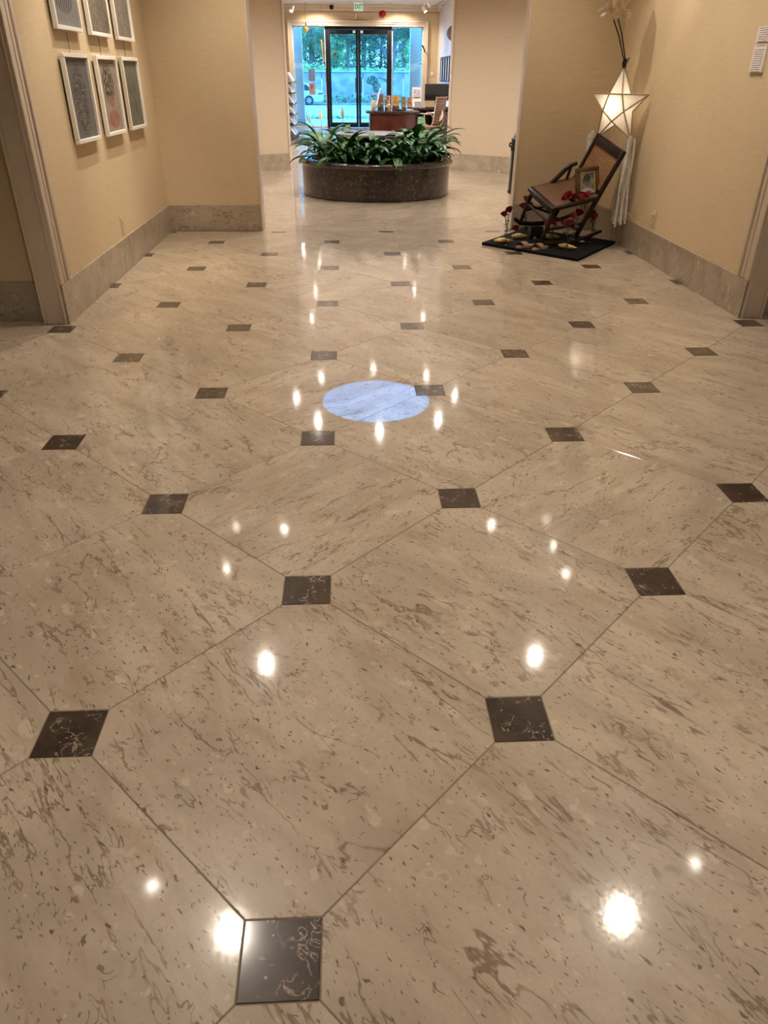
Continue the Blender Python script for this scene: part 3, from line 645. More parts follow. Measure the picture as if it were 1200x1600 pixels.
# ------------------------------------------------------------------ the rocking chair display in the right corner
M_WOOD = plain('dark_stained_wood', (.020,.007,.005), .42, var=.35, scale=18, spec=.25)
M_CANE = plain('woven_cane', (.27,.13,.048), .5, var=.2, scale=60)
M_CANE2 = plain('woven_cane_seat', (.115,.052,.024), .45, var=.2, scale=60)
def flat_poly(poly, z0, z1, name, m, label, cat):
    o = MB().prism(poly, z0, z1).build(name, m, None, 0); return tag(o, label, cat)
flat_poly([(1.29,5.83),(1.94,5.165),(2.465,5.86),(1.82,6.525)], 0.0, .022, 'display_board', plain('black_felt', (.006,.006,.006), .95, var=.4, scale=90, spec=.12), 'square black display board lying cornerwise under the rocking chair', 'board')
Fn = Vector((1.817,5.565,.332)); s_ = Vector((-.112,.345,.102)); u_ = Vector((-.375,-.110,-.064)); b_ = Vector((.138,-.055,.338)); l_ = Vector((-.072,.045,-.276)); Lf = .96
sh = s_.normalized(); uh = u_.normalized(); bh = b_.normalized()
nn = sh.cross(uh); nn = nn if nn.z > 0 else -nn
bf = bh.cross(sh).normalized()
Bn = Fn-u_; Ff = Fn+s_; Bf = Bn+s_
ch = thing('rocking_chair', 'dark wooden rocking chair with cane seat and back, tilted on the black board', 'chair', (1.94, 5.83, .022))
def bar(name, p, q, wa, wb, da, db, parent=ch, m=M_WOOD):
    """A square-section bar from p to q, wa wide along da and wb along db."""
    p, q = Vector(p), Vector(q); da, db = da.normalized(), db.normalized()
    bm = bmesh.new(); vsx = [bm.verts.new(c+da*wa/2*i+db*wb/2*j) for c in (p,q) for i, j in ((-1,-1),(1,-1),(1,1),(-1,1))]
    for f in ((0,1,2,3),(7,6,5,4),(0,4,5,1),(1,5,6,2),(2,6,7,3),(3,7,4,0)): bm.faces.new([vsx[i] for i in f])
    bmesh.ops.recalc_face_normals(bm, faces=bm.faces[:]); bmesh.ops.bevel(bm, geom=bm.edges[:], offset=min(wa,wb)*.22, segments=2, profile=.5, affect='EDGES')
    return MB().bm(bm).build(name, m, parent)
def rod(name, pts, r, parent=ch, m=M_WOOD, n=10): return MB().tube(pts, r, n).build(name, m, parent)
# seat
bar('seat_rail', Fn-sh*.02+uh*.02, Ff+sh*.02+uh*.02, .045, .032, uh, nn); bar('seat_rail', Bn, Bf, .04, .03, uh, nn)
bar('seat_rail', Fn+uh*.02, Bn, .04, .032, sh, nn); bar('seat_rail', Ff+uh*.02, Bf, .04, .032, sh, nn)
MB().obox(Bn+nn*.008, s_, u_, nn*.010).build('cane_seat', M_CANE2, ch, 0)
# front legs, turned
for nm, p in (('near', Fn), ('far', Ff)):
    q = p+l_; k = [(0,.017),(.1,.019),(.16,.013),(.22,.020),(.5,.018),(.72,.014),(.78,.020),(.84,.014),(1,.016)]
    rod('leg', [p.lerp(q, t) for t, _ in k], [r for _, r in k])
for p in (Bn, Bf): bar('back_post', p-b_*Lf, p+b_*1.03, .030, .034, sh, bf)
bar('top_rail', Bn+b_*.91-sh*.0, Bf+b_*.91, b_.length*.17, .024, bh, bf); rod('top_rail_bead', [Bn+b_*1.0, Bf+b_*1.0], .013)
bar('lower_back_rail', Bn+b_*.10, Bf+b_*.10, .035, .02, bh, bf)
cb = MB(); n1, n2 = 17, 17
for k in range(n1):
    t = .04+.92*(k+.5)/n1; p = Bn+s_*t; cb.obox(p+b_*.12-sh*.007-bf*.003, sh*.0135, b_*.72, bf*.004)
for k in range(n2):
    t = .12+.71*(k+.5)/n2; p = Bn+b_*t; cb.obox(p+sh*.015-bh*.0045-bf*.001, s_-sh*.03, bh*.009, bf*.004)
cb.build('cane_back', M_CANE, ch, 0)
# far arm, near brace
arm0 = Ff-u_*.42+nn*.012; rod('armrest', [arm0, arm0-u_*.10+nn*.025, arm0-u_*.30+nn*.085, arm0-u_*.42+nn*.115, arm0-u_*.58+nn*.12], [.016,.019,.018,.017,.015])
rod('arm_support', [Ff-u_*.80+nn*.01, Ff-u_*.88+nn*.13], .012)
rod('seat_brace', [Bn+u_*.28-nn*.012, Bn+u_*.10-nn*.002, Bn+b_*.06+u_*.02], .013)
# stretchers and cross braces
rod('stretcher', [Fn+l_*.42, Ff+l_*.42], .010); rod('stretcher', [Fn+l_*.15, Ff+l_*.15], .010)
rod('stretcher', [Fn+l_*.62, Bn-b_*.62*Lf], .010); rod('stretcher', [Ff+l_*.62, Bf-b_*.62*Lf], .010)
rod('cross_brace', [Ff+l_*.45, Bf-b_*.90*Lf], .010); rod('cross_brace', [Fn+l_*.2, Bn-b_*.80*Lf], .009)
f0 = Fn+l_; r0 = Bn-b_*Lf; dr = (r0-f0); dr.z = 0
for off in (Vector((0,0,0)), s_):
    pts = [f0-dr*.20, f0-dr*.08, f0, f0+dr*.33, f0+dr*.66, f0+dr, f0+dr*1.35, f0+dr*1.8]
    zs = [.100,.072,.056,.043,.042,.050,.070,.112]
    rod('rocker', [Vector((p.x, p.y, z))+off for p, z in zip(pts, zs)], [.013,.017,.019,.019,.019,.018,.016,.013])
pm = f0+dr*.5+s_
tag(MB().bbox(pm.x-.055, pm.x+.055, pm.y-.05, pm.y+.05, .022, .122, .003).build('support_block', M_RUBBER), 'black block under the far rocker of the chair', 'block')

# framed photograph propped on the seat
t = NT('portrait_print'); v = t.coord('Object'); sx = t.node('ShaderNodeSeparateXYZ'); t.put(sx.inputs[0], v)
def el(cx, cz, rx, rz, soft=.3):
    a = t.math('POWER', t.math('DIVIDE', t.math('SUBTRACT', sx.outputs[0], cx), rx), 2); b = t.math('POWER', t.math('DIVIDE', t.math('SUBTRACT', sx.outputs[2], cz), rz), 2)
    return t.ramp(t.math('ADD', a, b), 1+soft, 1-soft)
c = t.mix(t.ramp(t.noise(v, 30, 4), .35, .65), (.10,.115,.095), (.30,.31,.27)); c = t.mix(el(0, -.085, .058, .05), c, (.50,.50,.49)); c = t.mix(el(0, .012, .026, .034), c, (.16,.13,.11)); c = t.mix(el(.0, .03, .030, .025), c, (.06,.055,.05))
M_PORT = t.fin(c, .15)
fp = thing('photo_frame', 'ornate dark gold frame with a grey portrait, propped on the chair seat', 'picture frame', (2.105, 5.70, .396), math.radians(22))
fp.rotation_euler = (math.radians(-10), math.radians(-3), math.radians(22))
M_GILT = plain('dark_gilt', (.075,.040,.018), .42, var=.5, scale=80); M_GOLD = plain('pale_gilt', (.45,.32,.16), .4, var=.2)
fw, fh = .178, .205; fp.scale = (1.24, 1.2, 1.10)
fm = MB()
for x0, x1, z0, z1 in ((-fw/2, fw/2, 0, .030), (-fw/2, fw/2, fh-.030, fh), (-fw/2, -fw/2+.030, .030, fh-.030), (fw/2-.030, fw/2, .030, fh-.030)): fm.bbox(x0, x1, -.022, .004, z0, z1, .005, 2)
fm.build('frame_moulding', M_GILT, fp, 35, True)
im = MB()
for x0, x1, z0, z1 in ((-.062, .062, .028, .038), (-.062, .062, fh-.038, fh-.028), (-.062, -.052, .038, fh-.038), (.052, .062, .038, fh-.038)): im.box(x0, x1, -.017, -.002, z0, z1)
im.build('inner_slip', M_GOLD, fp, 0, True)
MB().box(-.053, .053, -.008, -.001, -.066, .066).build('portrait', M_PORT, fp, 0, True, (0,0,fh/2))
MB().obox((-.02,.004,.01), (.04,0,0), (0,.06,-.0), (0,.004,.0)).box(-.02,.02,.004,.008,.01,.15).build('easel_back', M_RUBBER, fp, 0, True)

# roses
def bloom_mesh(seed):
    rg = random.Random(seed); mb = MB()
    for ring_, (n, rad, lean, h) in enumerate(((3,.005,.05,.027),(4,.010,.12,.028),(5,.015,.22,.027),(6,.0195,.42,.023))):
        for k in range(n):
            a = 2*PI*k/n+ring_*.55+rg.uniform(-.15,.15); vs_ = []
            for j in range(5):
                tz = j/4; rr = rad*(.30+.70*math.sin(PI*min(.5,.12+.5*tz)))+lean*h*tz**3*.55; z = h*tz*(1-.18*lean*tz*tz)
                for i in (-1, -.5, 0, .5, 1):
                    aa = a+i*(PI/n*1.25)*(.55+.45*math.sin(PI*(.15+.6*tz))); vs_.append((rr*math.cos(aa), rr*math.sin(aa), z-.005*i*i*tz))
            fs = [(j*5+i, j*5+i+1, (j+1)*5+i+1, (j+1)*5+i) for j in range(4) for i in range(4)]
            mb.add(vs_, fs); mb.add([(x*.94, y*.94, z-.0008) for x, y, z in vs_], [tuple(reversed(f)) for f in fs])
    mb.ell((0,0,-.002), .009, .009, .006, 8, 5)
    return mb.mesh('bloom', 60)
M_RED = plain('rose_red', (.17,.006,.016), .65, var=.3, scale=60); M_PINK = plain('rose_pink', (.36,.018,.040), .65, var=.3, scale=60); M_STEM = plain('rose_stem', (.035,.055,.02), .6, var=.3); M_RLEAF = plain('rose_leaf', (.022,.045,.016), .55, var=.3)
BL = {}
for key, m in (('r', M_RED), ('p', M_PINK)):
    BL[key] = bloom_mesh(3 if key == 'r' else 5); BL[key].materials.append(m)
lm = MB(); vs_ = []
for k in range(5):
    q = k/4; ww = .011*math.sin(PI*min(1, q*.96+.02)); vs_ += [(q*.034, ww, .004*math.sin(q*3)+ww*.3), (q*.034, 0, .004*math.sin(q*3)), (q*.034, -ww, .004*math.sin(q*3)+ww*.3)]
fs = [(k*3+c_, k*3+c_+1, k*3+c_+4, k*3+c_+3) for k in range(4) for c_ in (0,1)]
lm.add(vs_, fs); lm.add([Vector(v_)-Vector((0,0,.0008)) for v_ in vs_], [tuple(reversed(f)) for f in fs]); RL = lm.mesh('rose_leaf', 60); RL.materials.append(M_RLEAF)
rg2 = random.Random(4)
def rose(base, blooms, label, key='r', droop=None):
    r = thing('rose', label, 'flower', base, 0, 'roses standing on the black board'); B = Vector(base)
    MB().lathe([(.0001,0),(.014,0),(.014,.004),(.003,.008),(.0001,.008)], *base, 12).build('foot', M_RUBBER, r)
    fork = B+Vector((rg2.uniform(-.01,.01), 0, .12))
    MB().tube([B, B.lerp(fork,.5)+Vector((.004,0,0)), fork], .0032, 6).build('stem', M_STEM, r)
    for i, (dx, dy, dz) in enumerate(blooms):
        e = B+Vector((dx,dy,dz)); st = MB().tube([fork, fork.lerp(e,.55)+Vector((0,0,.012)), e], .0026, 6).build('stem', M_STEM, r)
        sc_ = rg2.uniform(1.25,1.5); inst('bloom', BL[key], r, Vector((dx,dy,dz)), (rg2.uniform(-.5,.5), rg2.uniform(-.5,.5), rg2.uniform(0,6)), (sc_,)*3)
    for k in range(9):
        q = rg2.uniform(.25,.95); tgt = blooms[k % len(blooms)]; p = fork.lerp(B+Vector(tgt), q) if k % 2 else B.lerp(fork, .4+.6*q)
        inst('leaf', RL, r, p-B, (rg2.uniform(-.4,.4), rg2.uniform(-.3,.6), rg2.uniform(0,6.28)), (rg2.uniform(.8,1.3),)*3)
rose((1.475,5.70,.022), [(-.035,.0,.235),(.01,.02,.265),(.075,.02,.12)], 'dark red roses on the leftmost stem at the board corner')
rose((1.70,6.06,.022), [(-.035,-.02,.25),(.025,0,.25),(-.005,.03,.30)], 'dark red roses standing by the chair front legs')
rose((1.84,5.64,.022), [(-.055,.02,.165),(.015,.0,.18)], 'pink red roses below the middle of the seat', 'p')
rose((1.93,5.47,.022), [(.005,.0,.205),(-.02,.03,.19)], 'dark red rose in front of the near back post')
rose((2.22,5.80,.022), [(-.03,.0,.205),(.012,.0,.195),(-.008,.02,.225)], 'dark red roses on the rightmost stem behind the chair')
rose((2.02,5.62,.022), [(-.02,.0,.235),(.025,.03,.25)], 'dark red roses right under the seat edge')
seat_lb = ['leftmost loose red bloom on the seat', 'loose red bloom second from the left on the seat', 'loose red bloom at the middle of the seat pile', 'pink bloom lowest in the seat pile', 'red bloom near the seat corner by the frame', 'rightmost pink bloom on the seat']
for (tq, kq, key), lb in zip(((.36,.20,'p'),(.45,.24,'p'),(.48,.07,'r'),(.62,.03,'p'),(.66,.12,'r'),(.80,.06,'p')), seat_lb):
    p = Fn-u_*tq+s_*kq+nn*.024
    o = bpy.data.objects.new('rose_bloom', BL[key]); C.objects.link(o); o.location = p; o.rotation_euler = (rg2.uniform(-.9,.2), rg2.uniform(-.5,.5), rg2.uniform(0,6)); o.scale = (1.35,)*3
    tag(o, lb, 'flower', 'loose rose blooms on the seat')
# corn cobs
tk = NT('corn_kernels'); vk = tk.coord('Object'); dk = tk.vor(vk, 170); M_CORN = tk.fin(tk.mix(tk.ramp(dk, .2, .6), (.85,.58,.20), (.55,.30,.07)), .4); tk.bump(dk, .8, .003)
M_HUSK = plain('corn_husk', (.62,.48,.26), .75, var=.25, scale=40)
def corn(x, y, ang, L, label, tone=None):
    r = thing('corn_cob', label, 'corn', (x, y, .022), ang, 'corn cobs on the black board')
    n = 14; pr = []
    MB().tube([(L*(-.5+k/n), 0, .021) for k in range(n+1)], [.021*max(.25, math.sin(PI*min(.97, .22+.75*k/n)))*(1.0 if k < n else .4) for k in range(n+1)], 14).build('kernels', M_CORN, r, 60, True)
    for i, (dy, up) in enumerate(((-.6,.2),(.7,.1),(0,1.0))):
        vs_ = []
        for k in range(7):
            q = k/6; ww = .017*math.sin(PI*min(1, q*.9+.1)); x_ = -L*.58+q*L*.62; rr = .0225+.004*q
            for i2 in (-1, 0, 1):
                aa = dy*1.3+i2*ww/rr*1.1
                vs_.append((x_, rr*math.sin(aa)*(.35+.65*min(1,q*2)), .021+rr*math.cos(aa)*(.35+.65*min(1,q*2))))
        fs = [(k*3+c_, k*3+c_+1, k*3+c_+4, k*3+c_+3) for k in range(6) for c_ in (0,1)]
        m_ = MB().add(vs_, fs); m_.add([Vector((v_[0], v_[1]*.96, .021+(v_[2]-.021)*.96)) for v_ in vs_], [tuple(reversed(f)) for f in fs]); m_.build('husk', M_HUSK, r, 60, True)
corn(1.475, 5.79, .05, .165, 'corn cob in husk at the left corner of the black board'); corn(1.655, 5.99, .2, .15, 'corn cob behind the slippers on the black board'); corn(1.92, 5.95, -.3, .15, 'corn cob under the chair seat')
corn(1.955, 5.52, -.7, .16, 'yellow corn cob at the near corner of the black board'); corn(2.10, 5.76, -.5, .12, 'short corn cob beside the near back post')
# slippers
M_SOLE = plain('slipper_sole', (.30,.20,.125), .8, var=.15); M_STRAP = plain('slipper_strap', (.24,.155,.095), .75, var=.2)
def slipper(x, y, ang, label):
    r = thing('slipper', label, 'slipper', (x, y, .022), ang, 'pair of tan slippers')
    out = [(.105*math.cos(a)+(.0), (.036+.007*math.cos(a))*math.sin(a)*(1+.0)) for a in [2*PI*k/28 for k in range(28)]]
    MB().prism(out, 0, .012).build('sole', M_SOLE, r, 40, True)
    MB().prism([(px_*.93, py_*.90) for px_, py_ in out], .012, .015).build('insole', M_STRAP, r, 40, True)
    vs_ = []
    for k in range(11):
        a = PI*k/10
        for xx, rr in ((.005, 1.0), (.03, 1.06), (.062, .98)): vs_.append((xx, .046*math.cos(a)*rr, .006+.040*math.sin(a)*rr))
    fs = [(k*3+c_, k*3+c_+1, k*3+c_+4, k*3+c_+3) for k in range(10) for c_ in (0,1)]
    m_ = MB().add(vs_, fs); m_.add([Vector((v_[0], v_[1]*.94, .006+(v_[2]-.006)*.93)) for v_ in vs_], [tuple(reversed(f)) for f in fs]); m_.build('strap', M_STRAP, r, 60, True)
slipper(1.625, 5.63, math.radians(212), 'tan open slipper on the left of the pair on the black board'); slipper(1.735, 5.555, math.radians(222), 'tan open slipper on the right of the pair on the black board')

# ------------------------------------------------------------------ star lantern
tp = NT('lantern_paper'); vp = tp.coord('Object'); c = tp.mix(tp.ramp(tp.noise(vp, 60, 4), .3, .7), (.82,.76,.66), (.90,.85,.77))
df = tp.node('ShaderNodeBsdfDiffuse'); tl = tp.node('ShaderNodeBsdfTranslucent'); mxs = tp.node('ShaderNodeMixShader'); mxs.inputs[0].default_value = .5
tp.put(df.inputs[0], c); tp.put(tl.inputs[0], c); tp.put(mxs.inputs[1], df.outputs[0]); tp.put(mxs.inputs[2], tl.outputs[0]); tp.put(tp.out.inputs[0], mxs.outputs[0]); M_LPAPER = tp.m
M_BAMBOO = plain('bamboo_stick', (.34,.24,.15), .6, var=.2)
def star_shape(R, d, m_paper, m_stick, r, stick_r=.0058):
    tips = [Vector((R*math.sin(2*PI*k/5), 0, R*math.cos(2*PI*k/5))) for k in range(5)]; ri = R*.382
    inn = [Vector((ri*math.sin(2*PI*k/5+PI/5), 0, ri*math.cos(2*PI*k/5+PI/5))) for k in range(5)]
    fd, bd = Vector((0,-d,0)), Vector((0,d,0))
    for sgn, nm in ((fd, 'front_paper'), (bd, 'back_paper')):
        mb = MB(); mb.add([p+sgn for p in inn]+tips, [(0,1,2,3,4)]+[(5+k, k, (k-1) % 5) for k in range(5)])
        mb.build(nm, m_paper, r, 0, True)
    for k in range(5):
        m_ = MB()
        for q in (k, (k-1) % 5): m_.add([tips[k], inn[q]+fd, inn[q]+bd], [(0,1,2)])
        m_.build('side_paper', m_paper, r, 0, True)
    if m_stick:
        for sgn in (fd, bd):
            for k in range(5):
                a, b = tips[k], tips[(k+2) % 5]; i1, i2 = inn[k], inn[(k+1) % 5]
                MB().tube([a, i1+sgn*1.05, i2+sgn*1.05, b], stick_r, 6).build('bamboo_stick', m_stick, r, 35, True)
    return tips
SC = Vector((2.317, 5.88, 1.045)); SR = .276
st = thing('star_lantern', 'lit white paper star lantern with long tassels hanging in the corner', 'lantern', SC, math.radians(-54))
tips = star_shape(SR, .055, M_LPAPER, M_BAMBOO, st)
M_TASSEL = plain('tassel_paper', (.72,.66,.57), .8, var=.12, scale=25)
rg3 = random.Random(9)
for k, tip in ((2, tips[2]), (3, tips[3]+Vector((-.05,0,.02)))):
    mb = MB(); L = .66
    mb.tube([tip+Vector((0,0,.02)), tip+Vector((0,0,-.02))], .014, 10)
    for q in range(30):
        a = q*2.4; rr = .033*math.sqrt((q+.5)/30); ph = rg3.uniform(0,6); wd = .0085; ll = L*rg3.uniform(.92,1.0); pts = []
        tw = rg3.uniform(0,3.1)
        for j in range(9):
            z = -ll*j/8; sp = 1+.75*j/8; pts.append(tip+Vector((rr*math.cos(a)*sp+.004*math.sin(ph+j*1.1), rr*math.sin(a)*sp+.004*math.cos(ph+j*.9), z)))
        vs_ = []
        for j, p in enumerate(pts):
            dv = Vector((math.cos(tw+.12*j), math.sin(tw+.12*j), 0))*wd; vs_ += [p-dv, p+dv]
        fs = [(2*j, 2*j+1, 2*j+3, 2*j+2) for j in range(8)]
        nrm = Vector((-math.sin(tw), math.cos(tw), 0))*.0009
        mb.add(vs_, fs); mb.add([v_+nrm for v_ in vs_], [tuple(reversed(f)) for f in fs])
    mb.build('tassel', M_TASSEL, st, 60, True)
pl = bpy.data.lights.new('bulb', 'POINT'); pl.energy = .95; pl.color = (1.0,.88,.72); pl.shadow_soft_size = .03
po = bpy.data.objects.new('bulb', pl); C.objects.link(po); po.parent = st; po.location = (-.02,0,-.0)
iw = st.matrix_basis.inverted()
MB().tube([iw @ Vector(p) for p in ((2.317,5.88,1.312),(2.311,5.878,1.338),(2.326,5.88,1.364))], [.016,.012,.010], 8).build('top_knot', M_BLACK, st, 35, True)
for dx in (-.014, .014): MB().tube([iw @ Vector(p) for p in ((2.319+dx*.3,5.875,1.302),(2.311+dx,5.87,1.333),(2.324+dx*1.4,5.87,1.374))], .004, 6).build('knot_end', M_BLACK, st, 35, True)
for q0, q1, q2 in (((2.177,5.87,1.618),(2.236,5.875,1.519),(2.311,5.878,1.348)), ((2.21,5.87,1.625),(2.257,5.875,1.53),(2.322,5.878,1.348))):
    MB().tube([iw @ Vector(p) for p in (q0,q1,q2)], .0048, 8).build('black_strap', M_BLACK, st, 35, True)
cord = [(2.37,5.93,1.02),(2.45,6.0,.98),(2.476,6.02,.75),(2.478,5.95,.50),(2.478,5.78,.285),(2.480,5.55,.240),(2.478,5.42,.235),(2.48,5.30,.275),(2.488,5.21,.30)]
MB().tube([iw @ Vector(p) for p in cord], .0026, 6).build('power_cord', M_OUTLET, st, 35, True)
MB().bbox(2.468, 2.490, 5.182, 5.206, .326, .350, .003).xf(iw).build('plug', M_OUTLET, st, 35, True)

# hanging bundle above the lantern
hb = thing('hanging_bundle', 'cream and silver foil bundle hanging above the star lantern', 'ornament', (2.10, 5.65, 1.60))
M_FOIL = plain('silver_foil', (.85,.83,.80), .25, var=.15, scale=50, metal=1.0); M_CLOTH = plain('sheer_cream_cloth', (.66,.53,.37), .8, var=.2, scale=30)
mb = MB(); rg4 = random.Random(3); prof = [(.012,.0),(.030,.03),(.062,.07),(.085,.13),(.095,.20),(.085,.28),(.05,.36),(.015,.42)]
mb.lathe(prof, 2.125, 5.66, 1.605, 22)
for i, v_ in enumerate(mb.v):
    a = math.atan2(v_.y-5.66, v_.x-2.125); k = 1+.16*math.sin(5*a+v_.z*30)+.10*math.sin(11*a-v_.z*50); v_.x = 2.125+(v_.x-2.125)*k; v_.y = 5.66+(v_.y-5.66)*k
mb.build('cloth_wrap', M_CLOTH, hb, 25)
for k in range(22):
    a = PI+.8*math.sin(k*1.7)-.4; z = 1.64+.018*k; p = Vector((2.125+(.075+.01*(k % 3))*math.cos(a), 5.66+.08*math.sin(a), z)); e = Vector((rg4.uniform(-.05,.0), rg4.uniform(-.03,.03), rg4.uniform(-.045,.03)))
    MB().obox(p, e, Vector((.012,.018,.02)), Vector((.001,-.001,.001))).build('foil_strip', M_FOIL, hb, 0)
for x_, z_ in ((2.108,1.60),(2.140,1.607)): MB().obox((x_-.007,5.648,z_), (.014,0,0), (0,.002,0), (.012,0,.10)).build('cream_tape', M_CLOTH, hb, 0)
for k in range(4): MB().tube([(2.18,5.655,1.69-.012*k),(2.215+.008*k,5.65,1.665-.01*k),(2.235-.012*k,5.648,1.64-.014*k)], [.007,.005,.002], 6).build('frayed_end', M_CLOTH, hb)
MB().tube([(2.125,5.66,2.01),(2.125,5.66,H-0.013)], .002, 6).build('cord', M_CLOTH, hb)
hb.location = (hb.location.x+0.069, hb.location.y+0.220, hb.location.z+0.013)

# ------------------------------------------------------------------ lobby: reception desk and what stands on it
M_MAHOG = plain('red_mahogany', (.085,.014,.008), .25, var=.3, scale=9, coat=.4)
M_DKTOP = plain('dark_desk_top', (.035,.016,.011), .2, var=.25, scale=9, coat=.5)
dk = thing('reception_desk', 'dark red wooden reception desk facing the planter', 'desk', (.95, 13.8, 0))
MB().bbox(.50, 1.42, 13.44, 14.12, .690, .722, .004).build('top', M_DKTOP, dk)
MB().bbox(.59, 1.365, 13.52, 13.545, .03, .69, .003).build('front_panel', M_MAHOG, dk)
MB().bbox(.565, .59, 13.50, 14.08, 0, .69, .003).build('side_panel', M_DKTOP, dk); MB().bbox(1.365, 1.39, 13.50, 14.08, 0, .69, .003).build('side_panel', M_DKTOP, dk)
for z in (.05, .37): 
    d = MB().bbox(1.10, 1.362, 14.05, 14.07, z, z+.30, .003).build('drawer', M_MAHOG, dk); MB().bbox(1.18, 1.28, 14.07, 14.085, z+.18, z+.195, .003).build('handle', M_STEEL, d)
cd = thing('computer_desk', 'dark side desk under the black monitor', 'desk', (1.95, 15.0, 0))
MB().bbox(1.33, 2.60, 14.62, 15.35, .705, .735, .004).build('top', M_DKTOP, cd)
MB().bbox(2.56, 2.60, 14.66, 15.31, 0, .705, .003).build('side_panel', M_DKTOP, cd); MB().bbox(1.36, 1.39, 14.66, 15.31, 0, .705, .003).build('side_panel', M_DKTOP, cd); MB().bbox(1.39, 2.56, 15.25, 15.28, .08, .705, .003).build('back_panel', M_DKTOP, cd)
MB().bbox(1.75, 2.2, 14.64, 14.66, .12, .68, .003).build('drawer_front', M_DKTOP, cd)
mo = thing('monitor', 'black computer monitor on the side desk', 'monitor', (1.875, 15.0, .735))
MB().bbox(1.645, 2.100, 14.985, 15.02, .845, 1.120, .006).build('casing', M_RUBBER, mo); MB().box(1.658, 2.087, 14.982, 14.986, .862, 1.108).build('screen', plain('dark_screen', (.006,.007,.009), .12), mo, 0)
MB().bbox(1.845, 1.905, 15.02, 15.05, .75, .98, .004).build('neck', M_RUBBER, mo); MB().lathe([(.0001,.016),(.10,.014),(.115,.0),(.0001,0)], 1.875, 15.03, .735, 28).build('base', M_RUBBER, mo)
kb = thing('keyboard', 'dark keyboard in front of the black monitor', 'keyboard', (1.85, 14.78, .735)); MB().bbox(1.64, 2.06, 14.72, 14.85, .735, .75, .003).build('tray', M_RUBBER, kb)
for k in range(4): MB().bbox(1.65, 2.05, 14.73+.028*k, 14.752+.028*k, .75, .756, .002).build('key_row', M_STEEL, kb)
MB_ = lambda: MB()
# office chair, ribbed brown back, seen from behind and aside
oc = thing('office_chair', 'brown ribbed leather office chair with chrome arms behind the desk', 'chair', (1.63, 14.25, 0), math.radians(58))
M_LEA = plain('brown_leather', (.17,.065,.032), .4, var=.2, scale=20)
for k in range(11):
    z = .50+.039*k; yb = -.20-.018*math.sin(k*.3)-.006*k
    MB().bbox(-.20, .20, yb-.018, yb+.018, z, z+.036, .012, 2).build('back_roll', M_LEA, oc, 35, True)
for sx_ in (-.205, .205): MB().tube([(sx_,.2,.45),(sx_,-.15,.44),(sx_,-.21,.52),(sx_,-.28,.935)], .010, 8).build('side_rail', M_CHROME, oc, 35, True)
for k in range(8): MB().bbox(-.20, .20, -.17+.047*k, -.128+.047*k, .435, .465, .012, 2).build('seat_roll', M_LEA, oc, 35, True)
for sx_ in (-.235, .235): MB().tube([(sx_,.16,.45),(sx_,.18,.63),(sx_,.12,.665),(sx_,-.18,.66),(sx_,-.23,.62)], .011, 8).build('armrest', M_CHROME, oc, 35, True)
MB().tube([(0,0,.09),(0,0,.44)], .022, 12).build('column', M_CHROME, oc, 35, True)
for k in range(5):
    a = 2*PI*k/5; lg = MB().tube([(0,0,.10),(.26*math.cos(a),.26*math.sin(a),.075)], [.02,.013], 8).build('leg', M_CHROME, oc, 35, True)
    MB().ell((.26*math.cos(a),.26*math.sin(a),.03), .028, .028, .03, 12, 8).build('castor', M_RUBBER, lg, 35, True)
# small things on the desk top
DX = lambda px: .512+(px-573)*.011; Z0 = .722
M_CERAM = plain('pale_ceramic', (.50,.44,.38), .35, var=.1); M_DRY = plain('dried_flowers', (.16,.075,.04), .8, var=.4)
v1 = thing('vase', 'pale ceramic vase with dried flowers at the left end of the desk', 'vase', (DX(584), 13.66, Z0))
MB().lathe([(.0001,0),(.040,0),(.046,.03),(.047,.11),(.036,.15),(.034,.165),(.030,.165),(.031,.15)], DX(584), 13.66, Z0, 24).build('body', M_CERAM, v1)
for k in range(7):
    a = k*.9; e = Vector((DX(584)+.03*math.cos(a), 13.66+.03*math.sin(a), Z0+.235-.008*(k % 3))); fl_ = MB().tube([(DX(584),13.66,Z0+.14), e], .002, 5).build('stem', M_DRY, v1); MB().ell(e, .013, .013, .012, 8, 5).build('flower_head', M_DRY, fl_)
o = MB().tube([(DX(588),13.74,Z0+.03),(DX(595),13.76,Z0+.345)], .014, 10).build('paper_roll', M_PAPER); 
o2 = thing('roll_jar', 'glass jar of the desk holding a slanted white paper roll', 'jar', (DX(589), 13.745, Z0)); MB().lathe([(.0001,0),(.03,0),(.03,.10),(.027,.10),(.027,.004)], DX(589), 13.745, Z0, 20).build('glass', M_GLASS, o2)
tag(o, 'slanted white paper roll standing up behind the vase on the desk', 'paper roll')
def card_stand(px0, px1, ztop, y, m, name, label, cat, group='leaflet stands on the reception desk', m2=None):
    x0, x1 = DX(px0), DX(px1); r = thing(name, label, cat, ((x0+x1)/2, y, Z0), 0, group); h = ztop
    MB().obox((x0,y,Z0+.004), (x1-x0,0,0), (0,.006,0), (0,.05,h)).build('card', m, r, 0)
    MB().obox((x0-.004,y-.035,Z0), (x1-x0+.008,0,0), (0,.09,0), (0,0,.004)).build('stand_base', m2 or M_RUBBER, r, 0)
    MB().obox((x0-.004,y-.006,Z0+.004), (x1-x0+.008,0,0), (0,.004,0), (0,.008,h*.22)).build('front_lip', m2 or M_RUBBER, r, 0)
def leaflet(name, a, b, c_):
    t = NT(name); v = t.coord('Generated'); sx = t.node('ShaderNodeSeparateXYZ'); t.put(sx.inputs[0], v)
    n = t.ramp(t.noise(v, 5, 3), .42, .58); c = t.mix(n, a, b); return t.fin(t.mix(t.ramp(sx.outputs[2], .30, .34), c_, c), .35)
